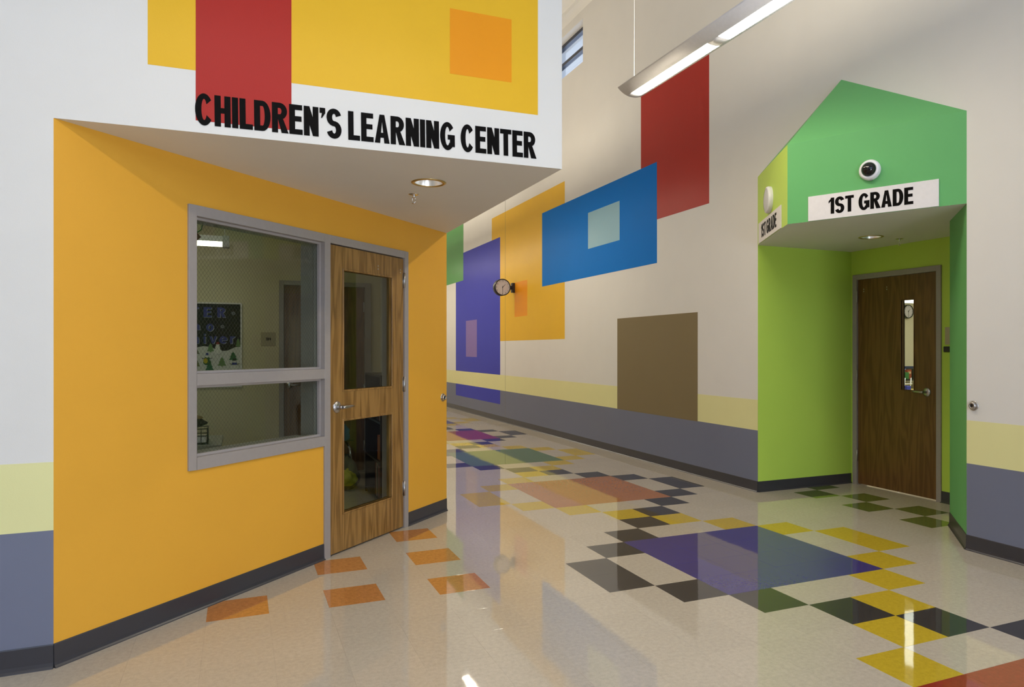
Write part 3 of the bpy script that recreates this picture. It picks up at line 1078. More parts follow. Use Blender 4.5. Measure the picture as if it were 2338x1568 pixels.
def added_glazed_door(n, loc, rz, label):  # assumed doors, added out of view to go with the low fill lamps
    d4 = thing('door_%d' % n, label, 'door', loc, rz, kind='structure')
    f = MB()
    for x in (-0.9, -0.06, 0.0, 0.84):
        f.box(x, x + 0.06, -0.04, 0.04, 0, 2.3)
    for z in (0.0, 1.0, 2.2):
        f.box(-0.9, 0.9, -0.04, 0.04, z, z + 0.1)
    f.build('door_frame', 'wframe', d4)
    MB().box(-0.9, 0.9, -0.003, 0.003, 0.0, 2.3).build('glass_pane', 'wglass', d4)
added_glazed_door(4, (-1.4, Y_NEAR - 0.1, 0), 0, 'unseen glazed double entrance door added behind the viewer')
added_glazed_door(5, (XR + 0.15, -6.0, 0), R_RIGHT, 'unseen glazed double side door added right behind the viewer')
# eave boards outside the clerestory
ev = thing('roof_eave', 'pale boarded eave outside the clerestory window', 'eave', (XR + 0.3, 8.0, 6.62))
for i in range(9):
    MB().box(0.02 + i * 0.13, 0.145 + i * 0.13, -4.5, 4.5, 0.0, 0.02).build('board', 'ceil', ev)

# ------------------------------------------------------------------ pendant lights
def pendant(loc, rz, length, slots, label, cables):
    """curved steel trough, slots of diffuser below and an uplight above; local x across, y along"""
    t = thing('pendant_light', label, 'light', loc, rz, 'linear pendant lights')
    HW, SAG = 0.152, 0.068
    R_ = (HW * HW + SAG * SAG) / (2 * SAG)
    A0 = math.asin(HW / R_)
    A1 = math.asin(0.056 / R_)
    def pt(a, r):
        return (r * sin(a), R_ - r * cos(a))
    def shell(mb, a0, a1, y0, y1, n):
        out = [pt(a0 + (a1 - a0) * i / n, R_) for i in range(n + 1)]
        inn = [pt(a0 + (a1 - a0) * i / n, R_ - 0.003) for i in range(n + 1)]
        poly = out + inn[::-1]
        k = len(poly)
        vs_ = [(x, y0, z) for x, z in poly] + [(x, y1, z) for x, z in poly]
        mb.add(vs_, [tuple(range(k)), tuple(range(2 * k - 1, k - 1, -1))])
        mb.add(vs_, [(i, i + k, (i + 1) % k + k, (i + 1) % k) for i in range(k)], 0, True)
    mb = MB()
    shell(mb, -A0, -A1, -length, 0, 10)
    shell(mb, A1, A0, -length, 0, 10)
    edges = [0.0]
    for a, b in slots:
        edges += [a, b]
    edges.append(-length)
    for i in range(0, len(edges), 2):
        shell(mb, -A1, A1, edges[i + 1], edges[i], 6)
    mb.build('housing', 'lamp_white', t)
    for y in (0.0, -length + 0.004):
        prof = [pt(-A0 + 2 * A0 * i / 16, R_) for i in range(17)]
        cap = MB().prism_xz(prof, y - 0.004, y)
        cap.build('end_cap', 'lamp_white', t)
    for a, b in slots:
        mb = MB()
        n = 8
        for i in range(n):
            p0, p1 = pt(-A1 + 2 * A1 * i / n, R_ - 0.004), pt(-A1 + 2 * A1 * (i + 1) / n, R_ - 0.004)
            mb.add([(p0[0], a, p0[1]), (p1[0], a, p1[1]), (p1[0], b, p1[1]), (p0[0], b, p0[1])], [(0, 1, 2, 3)], 0, True)
        mb.build('diffuser', 'diff', t)
    MB().add([(-0.11, -0.05, SAG - 0.006), (0.11, -0.05, SAG - 0.006), (0.11, -length + 0.05, SAG - 0.006), (-0.11, -length + 0.05, SAG - 0.006)], [(0, 1, 2, 3)]).build('uplight_lens', 'up', t)
    for y in cables:
        mb = MB().tube([(0, y, SAG - 0.01), (0, y, ZC - loc[2] - 0.01)], 0.0022, 6)
        mb.lathe([(0.05, -0.03), (0.05, 0.0)], 16, 'z', (0, y, ZC - loc[2]))
        mb.build('suspension_cable', 'lamp_white', t)
    return t

S3 = [(-0.07, -1.18), (-1.31, -2.42), (-2.55, -3.66)]
S2 = S3[:2]
pendant((0.645, 0.97, 3.662), 0, 2.50, S2, 'long curved white pendant light with glowing slots in front of the red rectangle', (-0.03, -2.46))
pendant((0.645, 6.15, 3.662), 0, 2.50, S2, 'linear pendant light further down the corridor behind the header', (-0.03, -2.46))
pendant((0.645, 11.1, 3.662), 0, 3.74, S3, 'unseen linear pendant light added behind the header to light the corridor', (-0.03, -3.7))  # hidden fixture added because the far wall came out too dark
pendant((0.645, 15.1, 3.662), 0, 3.74, S3, 'unseen linear pendant light added to brighten the far end of the corridor', (-0.03, -3.7))  # one more unseen fixture, added for light at the corridor's end
pendant((-1.1, -2.75, 3.662), -pi / 2, 2.50, S2, 'linear pendant light over the cross corridor above the viewer', (-0.03, -2.46))

# ------------------------------------------------------------------ downlights and sprinklers
def downlight(c, z, label):
    t = thing('downlight', label, 'light', (c[0], c[1], z), 0, 'recessed downlights')
    r = c[2]
    MB().lathe([(r, 0.004), (r - 0.003, -0.004), (r + 0.014, -0.005), (r + 0.021, -0.001), (r + 0.021, 0.0005)], 40).build('trim_ring', 'brass', t)
    MB().lathe([(r - 0.001, -0.003), (r - 0.008, 0.03), (r - 0.022, 0.075), (r - 0.04, 0.11)], 40).build('reflector', 'refl', t)
    MB().lathe([(0.0001, 0.105), (r - 0.039, 0.11)], 40).build('lamp', 'can', t)
    return t
downlight(DL1, header_z(DL1[0], DL1[1]), 'round recessed downlight in the white header soffit')
downlight(DL2, ZS, 'round recessed downlight in the alcove soffit')

def sprinkler(loc, label):
    t = thing('fire_sprinkler', label, 'sprinkler', loc, 0.4, 'ceiling sprinklers')
    MB().lathe([(0.0001, -0.006), (0.012, -0.007), (0.024, -0.005), (0.034, -0.002), (0.036, 0.0)], 28).build('escutcheon', 'chrome', t)
    mb = MB().tube([(0, 0, -0.004), (0, 0, -0.022)], 0.009, 12)
    for s in (-1, 1):
        mb.tube([(s * 0.006, 0, -0.02), (s * 0.014, 0, -0.03), (s * 0.012, 0, -0.045), (0, 0, -0.058)], 0.0028, 8)
    mb.build('frame_arms', 'chrome', t)
    MB().lathe([(0.0001, -0.058), (0.013, -0.058), (0.014, -0.061), (0.0001, -0.062)], 20).build('deflector', 'chrome', t)
    return t
sprinkler((-1.518, 0.132, header_z(-1.518, 0.132)), 'chrome sprinkler head under the white header beside the downlight')
sprinkler((3.06, 0.212, ZS), 'chrome sprinkler head under the alcove soffit')

# ------------------------------------------------------------------ wall-mounted devices
c = along(APX, Rw, 0.645)
t = thing('dome_camera', 'white ringed security camera with black dome above the 1ST GRADE sign', 'camera', (c[0], c[1], 2.776), face_rot(APX, Rw))
MB().lathe([(0.076, 0.0), (0.078, 0.012), (0.078, 0.026), (0.074, 0.030), (0.074, 0.036), (0.066, 0.046), (0.054, 0.050), (0.052, 0.046)], 44, 'y').build('housing', 'plastic', t)
MB().lathe([(0.054, 0.046), (0.051, 0.058), (0.043, 0.072), (0.030, 0.083), (0.015, 0.089), (0.0001, 0.091)], 40, 'y').build('dome', 'dome', t)
MB().box(0.004, 0.02, -0.03, -0.012, -0.082, -0.076).build('lock_tab', 'steel', t)

c = along(Lw, APX, 0.555)
t = thing('round_speaker', 'round white wall speaker on the lime face of the bay', 'speaker', (c[0], c[1], 2.772), face_rot(Lw, APX))
MB().lathe([(0.120, 0.0), (0.122, 0.020), (0.117, 0.036), (0.105, 0.040)], 44, 'y').build('rim', 'plastic', t)
MB().lathe([(0.106, 0.038), (0.09, 0.042), (0.05, 0.047), (0.0001, 0.048)], 40, 'y').build('grille', 'grille', t)

def key_switch(loc, rz, label):
    t = thing('key_switch', label, 'switch', loc, rz, 'round metal wall fittings')
    MB().lathe([(0.0001, 0.004), (0.028, 0.005), (0.034, 0.003), (0.035, 0.0)], 32, 'y').build('plate', 'steel', t)
    MB().lathe([(0.026, 0.004), (0.026, 0.016), (0.022, 0.022), (0.014, 0.024), (0.013, 0.018)], 32, 'y').build('barrel', 'steel', t)
    MB().lathe([(0.0001, 0.017), (0.0135, 0.018)], 24, 'y').build('keyway', 'black', t)
    return t
key_switch((*amb(3.285), 0.994), R_AMB, 'round metal key fitting at the far edge of the amber wall')
key_switch((XR - 0.001, -1.182, 1.018), R_RIGHT, 'round metal key fitting on the white wall right of the alcove')

t = thing('wall_plate', 'beige blank plate on the lime wall right of the shaded door', 'plate', (XB, -0.075, 1.535), R_RIGHT)
MB().box(-0.05, 0.09, -0.006, 0, -0.08, 0.08).build('plate', 'beige', t, bevel=0.002)
t = thing('card_reader', 'small black box on the lime wall under the beige plate', 'box', (XB, -0.065, 1.412), R_RIGHT)
MB().box(-0.045, 0.03, -0.022, 0, -0.026, 0.026).build('case', 'black', t, bevel=0.004)

# ------------------------------------------------------------------ clocks
def clock(parent, r, depth, mats=('black', 'clockface')):
    """clock facing -y, case from y=0 to depth"""
    MB().lathe([(r * 0.94, 0.012), (r, 0.006), (r, -depth + 0.006), (r * 0.95, -depth), (0.0001, -depth)], 48, 'y').build('case', mats[0], parent)
    face = MB().lathe([(0.0001, 0.0), (r * 0.925, 0.0)], 48, 'y').build('face', mats[1], parent)
    mb = MB().lathe([(r * 0.89, 0.001), (r * 0.90, 0.013), (r * 0.98, 0.014), (r * 0.995, 0.008)], 48, 'y')
    mb.build('bezel', mats[0], parent)
    mb = MB()
    SEG = {'1': [[(0.5, 0), (0.5, 1)]], '2': [[(0, 0.8), (0.2, 1), (0.8, 1), (1, 0.75), (0, 0), (1, 0)]], '3': [[(0, 1), (1, 1), (0.4, 0.6), (1, 0.35), (0.7, 0), (0, 0)]],
           '4': [[(0.7, 0), (0.7, 1), (0, 0.3), (1, 0.3)]], '5': [[(1, 1), (0.1, 1), (0, 0.55), (0.8, 0.6), (1, 0.3), (0.7, 0), (0, 0)]], '6': [[(0.9, 1), (0.2, 0.7), (0, 0.25), (0.5, 0), (1, 0.3), (0.5, 0.55), (0, 0.3)]],
           '7': [[(0, 1), (1, 1), (0.35, 0)]], '8': [[(0.5, 0.55), (0.05, 0.8), (0.5, 1), (0.95, 0.8), (0.5, 0.55), (0, 0.25), (0.5, 0), (1, 0.25), (0.5, 0.55)]], '9': [[(0.1, 0), (0.8, 0.3), (1, 0.75), (0.5, 1), (0, 0.7), (0.5, 0.45), (1, 0.7)]], '0': [[(0.5, 0), (0, 0.3), (0, 0.7), (0.5, 1), (1, 0.7), (1, 0.3), (0.5, 0)]]}
    h = r * 0.15
    for n in range(1, 13):
        a = radians(90 - 30 * n)
        cx, cz = r * 0.77 * cos(a), r * 0.77 * sin(a)
        s = str(n)
        wd = h * 0.55
        tot = len(s) * wd + (len(s) - 1) * h * 0.25
        for i, ch in enumerate(s):
            ox = cx - tot / 2 + i * (wd + h * 0.25)
            for line in SEG[ch]:
                mb.tube([(ox + p[0] * wd, -0.001, cz - h / 2 + p[1] * h) for p in line], r * 0.014, 4)
    mb.build('numerals', 'ink', face, kind='stuff')
    mb = MB()
    for k in range(60):
        a = radians(6 * k)
        rr = 0.555
        mb.tube([(r * rr * cos(a), -0.001, r * rr * sin(a)), (r * (rr + 0.015) * cos(a), -0.001, r * (rr + 0.015) * sin(a))], r * 0.008, 4)
    mb.build('minute_track', 'ink', face, kind='stuff')
    def hand(name, ang, L, w, y):
        a = radians(90 - ang)
        d, n_ = (cos(a), sin(a)), (-sin(a), cos(a))
        p = [(-0.18 * L, w), (-0.18 * L, -w), (L, -w * 0.55), (L, w * 0.55)]
        mb = MB().prism_xz([(d[0] * u + n_[0] * v, d[1] * u + n_[1] * v) for u, v in p], y - 0.0015, y)
        mb.build(name, 'ink', parent)
    hand('hour_hand', 45, r * 0.48, r * 0.03, -0.004)
    hand('minute_hand', 180, r * 0.78, r * 0.025, -0.006)
    MB().lathe([(0.0001, 0.009), (r * 0.05, 0.008), (r * 0.05, 0.0)], 16, 'y').build('hub', 'ink', parent)

t = thing('wall_clock', 'round black double-faced clock on a bracket over the gold rectangle', 'clock', (1.873, 7.76, 2.555))
clock(t, 0.155, 0.11)
mb = MB()
mb.box(XR - 1.873 - 0.055, XR - 1.873 - 0.001, 0.02, 0.10, -0.09, 0.09)
mb.box(0.15, XR - 1.873 - 0.05, 0.04, 0.08, -0.025, 0.025)
mb.box(0.165, XR - 1.873 - 0.05, 0.035, 0.085, -0.034, 0.034)
mb.build('bracket', 'black', t, bevel=0.004)

# ------------------------------------------------------------------ classroom behind the slit
t = thing('classroom_clock', 'round black clock on the classroom wall behind the door slit', 'clock', (9.50, 5.44, 2.156))
clock(t, 0.135, 0.06)
t = thing('classroom_light', 'glowing classroom ceiling light at the top of the door slit', 'light', (6.3, 2.9, 2.10))
mb = MB().box(-1.2, 1.2, -0.10, 0.10, 0.03, 0.10)
mb.build('housing', 'lamp_white', t)
MB().box(-1.17, 1.17, -0.09, 0.09, 0.0, 0.03).build('diffuser', 'class_lamp', t)
MB().tube([(0, 0, 0.1), (0, 0, 1.0)], 0.004, 6).build('suspension_cable', 'lamp_white', t)
area('classroom_fill', (8.0, 2.0, 3.0), (0, 0, 0), 4.0, 4.0, 230, (1.0, 0.96, 0.9))  # unseen overhead panel added to brighten the classroom

def block(name, label, cat, loc, sx, sy, sz, col, extra=None, rz=0.0):
    """a box-shaped object with a lid / label part so that it reads as what it is"""
    t = thing(name, label, cat, loc, rz)
    m_ = plain(name + '_colour', col, 0.5)
    MB().box(-sx / 2, sx / 2, -sy / 2, sy / 2, 0, sz).build('body', m_, t, bevel=min(sx, sy, sz) * 0.06)
    if extra:
        m2 = plain(name + '_trim', extra, 0.5)
        MB().box(-sx * 0.3, sx * 0.3, -sy / 2 - 0.004, -sy / 2, sz * 0.55, sz * 0.8).build('label_patch', m2, t)
    return t

sh = thing('classroom_shelf', 'dark classroom shelf below the wall clock', 'shelf', (9.1, 5.2, 0))
for z in (0.05, 0.42, 0.85):
    MB().box(-0.7, 0.7, -0.2, 0.2, z - 0.025, z).build('shelf', 'black', sh)
for x in (-0.7, 0.68):
    MB().box(x, x + 0.02, -0.2, 0.2, 0, 0.85).build('side_panel', 'black', sh)
block('storage_box', 'green box on the classroom shelf', 'box', (8.97, 5.12, 0.85), 0.09, 0.2, 0.13, (0.03, 0.16, 0.04))
block('picture_book', 'rust red book with pale patch on the classroom shelf', 'book', (9.085, 5.1, 0.85), 0.11, 0.06, 0.18, (0.30, 0.06, 0.03), (0.6, 0.4, 0.2))
block('storage_crate', 'black box on the classroom shelf', 'box', (9.24, 5.12, 0.85), 0.16, 0.2, 0.20, (0.02, 0.02, 0.025), (0.6, 0.5, 0.05))
block('ring_binder', 'dark navy binder lying behind the classroom books', 'binder', (9.15, 5.32, 0.85), 0.6, 0.14, 0.235, (0.02, 0.03, 0.10), (0.45, 0.5, 0.7))
tb = thing('classroom_table', 'classroom table with yellow edge seen at the foot of the door slit', 'table', (7.3, 3.8, 0))
MB().box(-0.7, 0.7, -0.4, 0.4, 0.71, 0.74).build('table_top', plain('yellow_table_top', (0.62, 0.47, 0.10), 0.4), tb)
for x in (-0.62, 0.62):
    for y in (-0.33, 0.33):
        MB().tube([(x, y, 0), (x, y, 0.71)], 0.018, 10).build('leg', 'lamp_white', tb)
block('plastic_bin', 'bright blue bin on the classroom table', 'bin', (7.30, 3.66, 0.74), 0.10, 0.10, 0.085, (0.02, 0.03, 0.32))
t = thing('wire_rack', 'white wire rack on the classroom table behind the blue bin', 'rack', (7.50, 3.85, 0.74))
mb = MB()
for x in (-0.16, -0.02, 0.12):
    mb.tube([(x, 0, 0), (x + 0.02, 0, 0.2)], 0.008, 8)
mb.tube([(-0.18, 0, 0.10), (0.16, 0, 0.10)], 0.008, 8)
mb.build('wires', 'plastic', t)

# ------------------------------------------------------------------ office contents behind the wired window
t = thing('office_pendant_light', 'small linear office light hanging behind the wired window', 'light', (-3.3, 2.45, 2.325))
MB().box(-0.5, 0.58, -0.06, 0.06, 0.045, 0.095).build('housing', 'lamp_white', t)
MB().box(-0.5, 0.58, -0.055, 0.055, 0.012, 0.045).build('diffuser', 'office_lamp', t)
MB().box(0.58, 0.635, -0.062, 0.062, 0.0, 0.10).build('end_cap', 'grille', t)
MB().tube([(0.60, 0, 0.1), (0.56, 0, 0.72)], 0.003, 6).build('suspension_cable', 'plastic', t)
area('office_fill', (-3.6, 2.2, 3.0), (0, 0, 0), 1.2, 1.2, 14, (1.0, 0.9, 0.62))  # unseen panel added to lift the dark office, no fixture there

t = thing('paper_ornament', 'dark red paper ornament hanging at the top left of the wired window', 'ornament', (-2.93, 1.9, 2.33))
mb = MB().add([(0, -0.02, -0.07), (0.06, 0, 0), (0, 0.02, 0.07), (-0.06, 0, 0), (0, 0.012, 0), (0, -0.03, 0)],
              [(0, 1, 5), (1, 2, 5), (2, 3, 5), (3, 0, 5), (1, 0, 4), (2, 1, 4), (3, 2, 4), (0, 3, 4)])
mb.build('paper', plain('red_paper', (0.16, 0.02, 0.012), 0.6), t)
MB().tube([(0.03, 0, 0.035), (0.06, 0, 0.06), (0.075, 0, 0.12), (0.08, 0, 0.72)], 0.006, 6).build('ribbon', plain('green_ribbon', (0.05, 0.12, 0.03), 0.6), t)

# bulletin board; bx/bz turn the photo's board layout into board coordinates
bb = thing('bulletin_board', 'winter bulletin board with blue letters, snow hills, trees and snowmen', 'bulletin board', (-3.0, YO, 1.02))
def bx(u):
    return (-3.007 + (u - 446) * 0.00427) + 3.0
def bz(v):
    return (1.908 - (v - 690) * 0.00467) - 1.02
BL = -0.50
BR, BT = bx(548.5), bz(692)
MB().box(BL, BR, -0.012, 0, 0, BT).build('backing', plain('black_board_paper', (0.008, 0.007, 0.010), 0.7), bb)
mb = MB()
mb.box(BL, BR, -0.022, 0, BT, BT + 0.016)
mb.box(BL, BR, -0.022, 0, -0.016, 0)
mb.box(BR, BR + 0.014, -0.022, 0, -0.016, BT + 0.016)
mb.box(BL - 0.014, BL, -0.022, 0, -0.016, BT + 0.016)
mb.build('board_frame', 'signw', bb)
pc = lambda c, n: plain(n, c, 0.7)
hill = [(BL, 0.0), (BR, 0.0), (BR, bz(790)), (bx(537), bz(791)), (bx(519), bz(799)), (bx(508), bz(800)), (bx(496), bz(798)), (bx(481), bz(791)), (bx(464), bz(789)), (bx(452), bz(791)), (bx(440), bz(795)), (BL, bz(797))]
MB().prism_xz(hill, -0.0150, -0.012).build('snow_hill', pc((0.62, 0.63, 0.60), 'snow_paper'), bb)
mat_blue, mat_wh = pc((0.045, 0.05, 0.26), 'blue_letter_paper'), pc((0.40, 0.42, 0.50), 'pale_letter_backing')
def bletter(ch, u0, u1, v0, v1):
    w, pl = glyph(ch)
    hh = bz(v0) - bz(v1)
    cap = 1.0 if ch.isupper() or ch in 'ih' else 0.73
    H = hh / cap
    sx = (bx(u1) - bx(u0)) / (w * H)
    lt = letter_mesh(pl, H, sx, 0.002).build('letter', mat_blue, bb, loc=(bx(u0), -0.0165, bz(v1)))
    letter_mesh(pl, H, sx, 0.0015).build('letter_backing', mat_wh, lt, loc=(0.005, 0.002, -0.004))
for a in (('T', 437, 453, 700, 723), ('E', 463.7, 482, 700, 722.8), ('R', 495, 514, 700, 722.8), ('n', 440, 455.5, 738, 752), ('o', 469.5, 487, 737.6, 754.7),
          ('h', 437, 453.5, 759, 783), ('i', 464, 468.7, 760, 783), ('v', 476.7, 494.3, 766, 783), ('e', 499.6, 518, 766, 783), ('r', 524, 535.6, 766, 783)):
    bletter(*a)
def flake(u, v):
    mb = MB()
    for k in range(8):
        a = pi / 4 * k
        mb.tube([(bx(u) + 0.006 * cos(a), -0.0135, bz(v) + 0.006 * sin(a)), (bx(u) + 0.022 * cos(a), -0.0135, bz(v) + 0.022 * sin(a))], 0.0022, 4)
    mb.build('snowflake', mat_wh, bb)
flake(532, 713)
flake(506.5, 744)
def ptree(u, v0, v1, w, col, nm):
    h = bz(v0) - bz(v1)
    x = bx(u)
    z = bz(v1)
    wd = w * 0.00427 / 2
    pts = [(x - 0.008, z), (x + 0.008, z), (x + 0.008, z + h * 0.10), (x + wd, z + h * 0.10), (x + wd * 0.55, z + h * 0.42), (x + wd * 0.75, z + h * 0.42), (x + wd * 0.35, z + h * 0.72), (x + wd * 0.5, z + h * 0.72), (x, z + h),
           (x - wd * 0.5, z + h * 0.72), (x - wd * 0.35, z + h * 0.72), (x - wd * 0.75, z + h * 0.42), (x - wd * 0.55, z + h * 0.42), (x - wd, z + h * 0.10), (x - 0.008, z + h * 0.10)]
    MB().prism_xz(pts, -0.018, -0.015).build('paper_tree', pc(col, nm), bb)
LG, DG = (0.14, 0.25, 0.10), (0.03, 0.14, 0.06)
for a in ((479.7, 782, 803, 17, LG, 'light_tree_paper'), (531.5, 802, 823, 20, DG, 'dark_tree_paper'), (505.7, 814, 836, 20, LG, 'light_tree_paper_b'), (477.5, 825, 846, 20, DG, 'dark_tree_paper_b'),
          (543, 770, 791, 12, LG, 'light_tree_paper_c'), (447, 794, 808, 17, (0.1, 0.12, 0.05), 'dull_tree_paper'), (448, 819, 837, 17, (0.16, 0.18, 0.06), 'dull_tree_paper_b')):
    ptree(*a)
def disc(u, v, ru, rv, y, mat, name, parent):
    n = 20
    poly = [(bx(u) + ru * 0.00427 * cos(2 * pi * k / n), bz(v) + rv * 0.00467 * sin(2 * pi * k / n)) for k in range(n)]
    return MB().prism_xz(poly, y - 0.002, y).build(name, mat, parent)
snw = pc((0.70, 0.71, 0.68), 'snowman_paper')
blk, red_, blu, yel_, grn = pc((0.01, 0.01, 0.01), 'black_paper'), pc((0.32, 0.02, 0.03), 'red_hat_paper'), pc((0.02, 0.035, 0.26), 'blue_scarf_paper'), pc((0.5, 0.42, 0.02), 'yellow_paper'), pc((0.03, 0.10, 0.03), 'green_coat_paper')
def snowman(u, v_top, body, hatc, name):
    e = bpy.data.objects.new(name, None)
    e.empty_display_size = 0.03
    link(e, bb)
    disc(u, v_top + 20, 9, 6.5, -0.019, body, 'body', e)
    disc(u, v_top + 11.5, 6, 5, -0.0195, body, 'chest', e)
    disc(u, v_top + 5.5, 4.2, 3.8, -0.020, snw, 'head', e)
    mb = MB().box(bx(u) - 0.012, bx(u) + 0.012, -0.0225, -0.020, bz(v_top + 3.2), bz(v_top - 1.5))
    mb.box(bx(u) - 0.020, bx(u) + 0.020, -0.0225, -0.020, bz(v_top + 3.6), bz(v_top + 2.8))
    mb.build('hat', hatc, e)
    mb = MB()
    for s in (-1, 1):
        mb.tube([(bx(u) + s * 0.02, -0.022, bz(v_top + 12)), (bx(u) + s * 0.05, -0.022, bz(v_top + 10))], 0.003, 5)
        mb.tube([(bx(u) + s * 0.006, -0.0223, bz(v_top + 5)), (bx(u) + s * 0.006, -0.0223, bz(v_top + 4.3))], 0.003, 5)
    mb.build('arms_and_eyes', blk, e, kind='stuff')
    return e
snowman(496, 781, snw, red_, 'paper_snowman')
e = snowman(472, 806, grn, blu, 'paper_snowman')
disc(468.5, 822.5, 5, 6, -0.0215, yel_, 'patch', e)
e = snowman(534.5, 819, snw, blk, 'paper_snowman')
MB().box(bx(529), bx(540), -0.024, -0.0215, bz(832), bz(827)).build('scarf', blu, e)

t = thing('number_plate', 'small tan plate reading 189 beside the inner office door', 'sign', (-2.287, YO, 1.447))
MB().box(-0.075, 0.075, -0.006, 0, 0, 0.153).build('plate', 'beige', t, bevel=0.002)
write(t, '189', -0.026, 0.026, 0.062, 0.032, 'letter', y=-0.0062, gap=0.1, name='digit')

# black bookcase along the corridor-side wall, front facing the office
XF = -1.43
bc = thing('bookcase', 'low black bookcase with books seen through the oak door glass', 'bookcase', (XF, 2.25, 0))
MB().box(0.0, 0.35, 0.40, 0.42, 0, 1.18).build('side_panel', 'black', bc)
MB().box(0.0, 0.35, -0.42, -0.40, 0, 1.18).build('side_panel', 'black', bc)
MB().box(0.33, 0.35, -0.40, 0.40, 0, 1.18).build('back_panel', 'black', bc)
for z in (0.05, 0.40, 0.76, 1.18):
    MB().box(0.0, 0.33, -0.40, 0.40, z - 0.02, z).build('shelf', 'black', bc)
bcol = {'maroon': (0.12, 0.015, 0.015), 'orange': (0.45, 0.09, 0.012), 'white': (0.55, 0.5, 0.48), 'pink': (0.25, 0.10, 0.12), 'black': (0.015, 0.015, 0.018), 'tan': (0.35, 0.22, 0.08)}
def book(y, z, th, h, colname, label, d=0.2):
    t = thing('book', label, 'book', (XF + 0.02, y, z), 0, 'books in the black bookcase')
    m_ = plain('book_cover_' + colname + str(random.random())[2:5], bcol[colname], 0.45)
    mb = MB().box(0, 0.002, 0, th, 0, h)
    mb.box(0, d, 0, 0.002, 0, h)
    mb.box(0, d, th - 0.002, th, 0, h)
    mb.build('cover', m_, t)
    MB().box(0.002, d - 0.005, 0.002, th - 0.002, 0.004, h - 0.004).build('pages', 'signw', t)
y = 1.90
for k, (cn, th, h, lb) in enumerate([('white', 0.045, 0.27, 'white spined book nearest the glass on the bottom shelf'), ('maroon', 0.04, 0.29, 'maroon book second on the bottom shelf'), ('pink', 0.05, 0.30, 'pink grey book third on the bottom shelf'),
                                     ('black', 0.03, 0.28, 'black book fourth on the bottom shelf'), ('white', 0.03, 0.31, 'thin white book fifth on the bottom shelf'), ('maroon', 0.05, 0.30, 'maroon book sixth on the bottom shelf')]):
    book(y, 0.052, th, h, cn, lb)
    y += th + 0.012
y = 1.88
for cn, th, h, lb in [('orange', 0.05, 0.22, 'orange book nearest the glass on the middle shelf'), ('orange', 0.055, 0.22, 'second orange book on the middle shelf'), ('tan', 0.035, 0.21, 'tan book on the middle shelf'), ('orange', 0.05, 0.22, 'fourth orange book on the middle shelf')]:
    book(y, 0.402, th, h, cn, lb)
    y += th + 0.006
y = 1.90
for cn, th, h, lb in [('black', 0.05, 0.30, 'black binder nearest the glass on the top shelf'), ('white', 0.03, 0.30, 'white booklet on the top shelf'), ('maroon', 0.04, 0.29, 'maroon book on the top shelf'), ('black', 0.06, 0.30, 'black binder far along the top shelf')]:
    book(y, 0.762, th, h, cn, lb)
    y += th + 0.02

# student chair with bags
ch = thing('student_chair', 'black student chair with chrome legs behind the oak door glass', 'chair', (-1.72, 3.28, 0), 0.3)
MB().prism_x([(-0.20, 0.455), (-0.18, 0.443), (0.0, 0.435), (0.18, 0.447), (0.20, 0.47), (0.18, 0.458), (0.0, 0.447), (-0.18, 0.455)], -0.2, 0.2).build('seat', 'black', ch)
MB().prism_x([(0.19, 0.60), (0.22, 0.80), (0.235, 0.80), (0.205, 0.60)], -0.19, 0.19).build('backrest', 'black', ch)
for sx in (-1, 1):
    MB().tube([(sx * 0.19, -0.20, 0.0), (sx * 0.17, -0.17, 0.36), (sx * 0.15, -0.12, 0.43)], 0.011, 10).build('leg', 'chrome', ch)
    MB().tube([(sx * 0.19, 0.22, 0.0), (sx * 0.17, 0.17, 0.40), (sx * 0.17, 0.19, 0.55), (sx * 0.17, 0.215, 0.78)], 0.011, 10).build('leg', 'chrome', ch)

def lumpy(name, mat, parent, sx, sy, sz, seed, loc=(0, 0, 0), taper=0.4):
    bm = bmesh.new()
    bmesh.ops.create_icosphere(bm, subdivisions=4, radius=1.0)
    for v in bm.verts:
        p = v.co.copy()
        n_ = noise.noise(p * 1.7 + Vector((seed, 0, 0))) * 0.25 + noise.noise(p * 4.5 + Vector((0, seed, 0))) * 0.10
        k = 1.0 - taper * max(0, p.z)
        q = Vector((p.x * k, p.y * k, p.z)) * (1 + n_)
        q.z = max(q.z, -0.72)
        v.co = Vector((q.x * sx, q.y * sy, (q.z + 0.72) * sz))
    for f in bm.faces:
        f.smooth = True
    me = bpy.data.meshes.new(name)
    bm.to_mesh(me)
    bm.free()
    me.materials.append(mat)
    o = bpy.data.objects.new(name, me)
    o.location = loc
    link(o, parent)
    return o
t = thing('cloth_bag', 'light blue cloth bag slumped on the chair seat', 'bag', (-1.68, 3.14, 0.458))
lumpy('bag_body', plain('blue_cloth', (0.10, 0.22, 0.34), 0.8), t, 0.17, 0.14, 0.15, 3.1, taper=0.6)
MB().tube([(-0.05, -0.02, 0.17), (-0.04, -0.03, 0.26), (0.03, -0.03, 0.28), (0.06, -0.02, 0.17)], 0.009, 8).build('handle', plain('blue_strap', (0.08, 0.18, 0.28), 0.8), t)
t = thing('backpack', 'khaki and yellow backpack on the floor beside the chair', 'backpack', (-1.60, 2.84, 0.0))
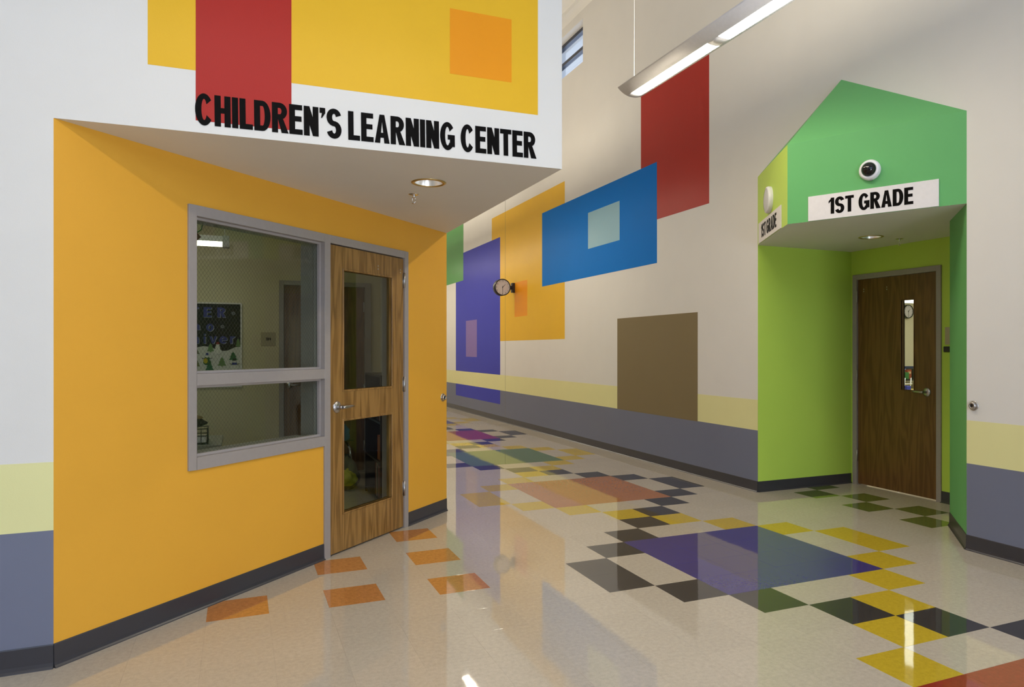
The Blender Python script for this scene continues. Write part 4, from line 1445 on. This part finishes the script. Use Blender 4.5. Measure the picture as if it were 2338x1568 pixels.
lumpy('pack_body', plain('khaki_cloth', (0.11, 0.10, 0.055), 0.8), t, 0.14, 0.12, 0.20, 5.2, taper=0.3)
lumpy('front_pocket', plain('yellow_cloth', (0.45, 0.42, 0.02), 0.7), t, 0.09, 0.07, 0.095, 8.4, (0.01, -0.085, 0.05), 0.2)
MB().tube([(-0.04, -0.02, 0.30), (-0.03, -0.02, 0.35), (0.03, -0.02, 0.35), (0.05, -0.02, 0.29)], 0.010, 8).build('carry_loop', 'black', t)

# desk and paper tray at the window
dk = thing('office_desk', 'grey office desk top behind the lower wired pane', 'desk', (-3.45, 1.35, 0))
MB().box(-0.75, 0.75, -0.32, 0.32, 0.70, 0.73).build('desk_top', plain('desk_laminate', (0.33, 0.33, 0.30), 0.45), dk, bevel=0.003)
for x in (-0.7, 0.7):
    MB().box(x - 0.02, x + 0.02, -0.3, 0.3, 0, 0.70).build('side_panel', 'grille', dk)
tr = thing('paper_tray', 'black wire paper tray with papers in the lower left window corner', 'tray', (-2.93, 1.2, 0.73))
mb = MB()
for z in (0.01, 0.06, 0.11):
    mb.tube([(-0.13, -0.1, z), (0.13, -0.1, z), (0.14, 0.1, z), (-0.13, 0.1, z), (-0.13, -0.1, z)], 0.0035, 6)
for i in range(7):
    x = -0.13 + 0.27 * i / 6
    mb.tube([(x, -0.1, 0.0), (x, -0.1, 0.11)], 0.0025, 5)
for i in range(5):
    yy = -0.1 + 0.2 * i / 4
    mb.tube([(0.135, yy, 0.0), (0.135, yy, 0.11)], 0.0025, 5)
mb.build('wire_basket', 'black', tr)
MB().box(-0.12, 0.125, -0.09, 0.09, 0.005, 0.05).build('paper_stack', 'signw', tr)
t = thing('dark_pouch', 'dark pouch lying on the wire paper tray', 'pouch', (-2.94, 1.2, 0.845))
lumpy('pouch_body', plain('dark_leather', (0.02, 0.015, 0.012), 0.5), t, 0.13, 0.09, 0.045, 1.7, taper=0.1)
lumpy('paper_roll', plain('tan_paper', (0.28, 0.18, 0.07), 0.7), t, 0.08, 0.03, 0.02, 4.7, (0.03, 0, 0.055), 0.1)
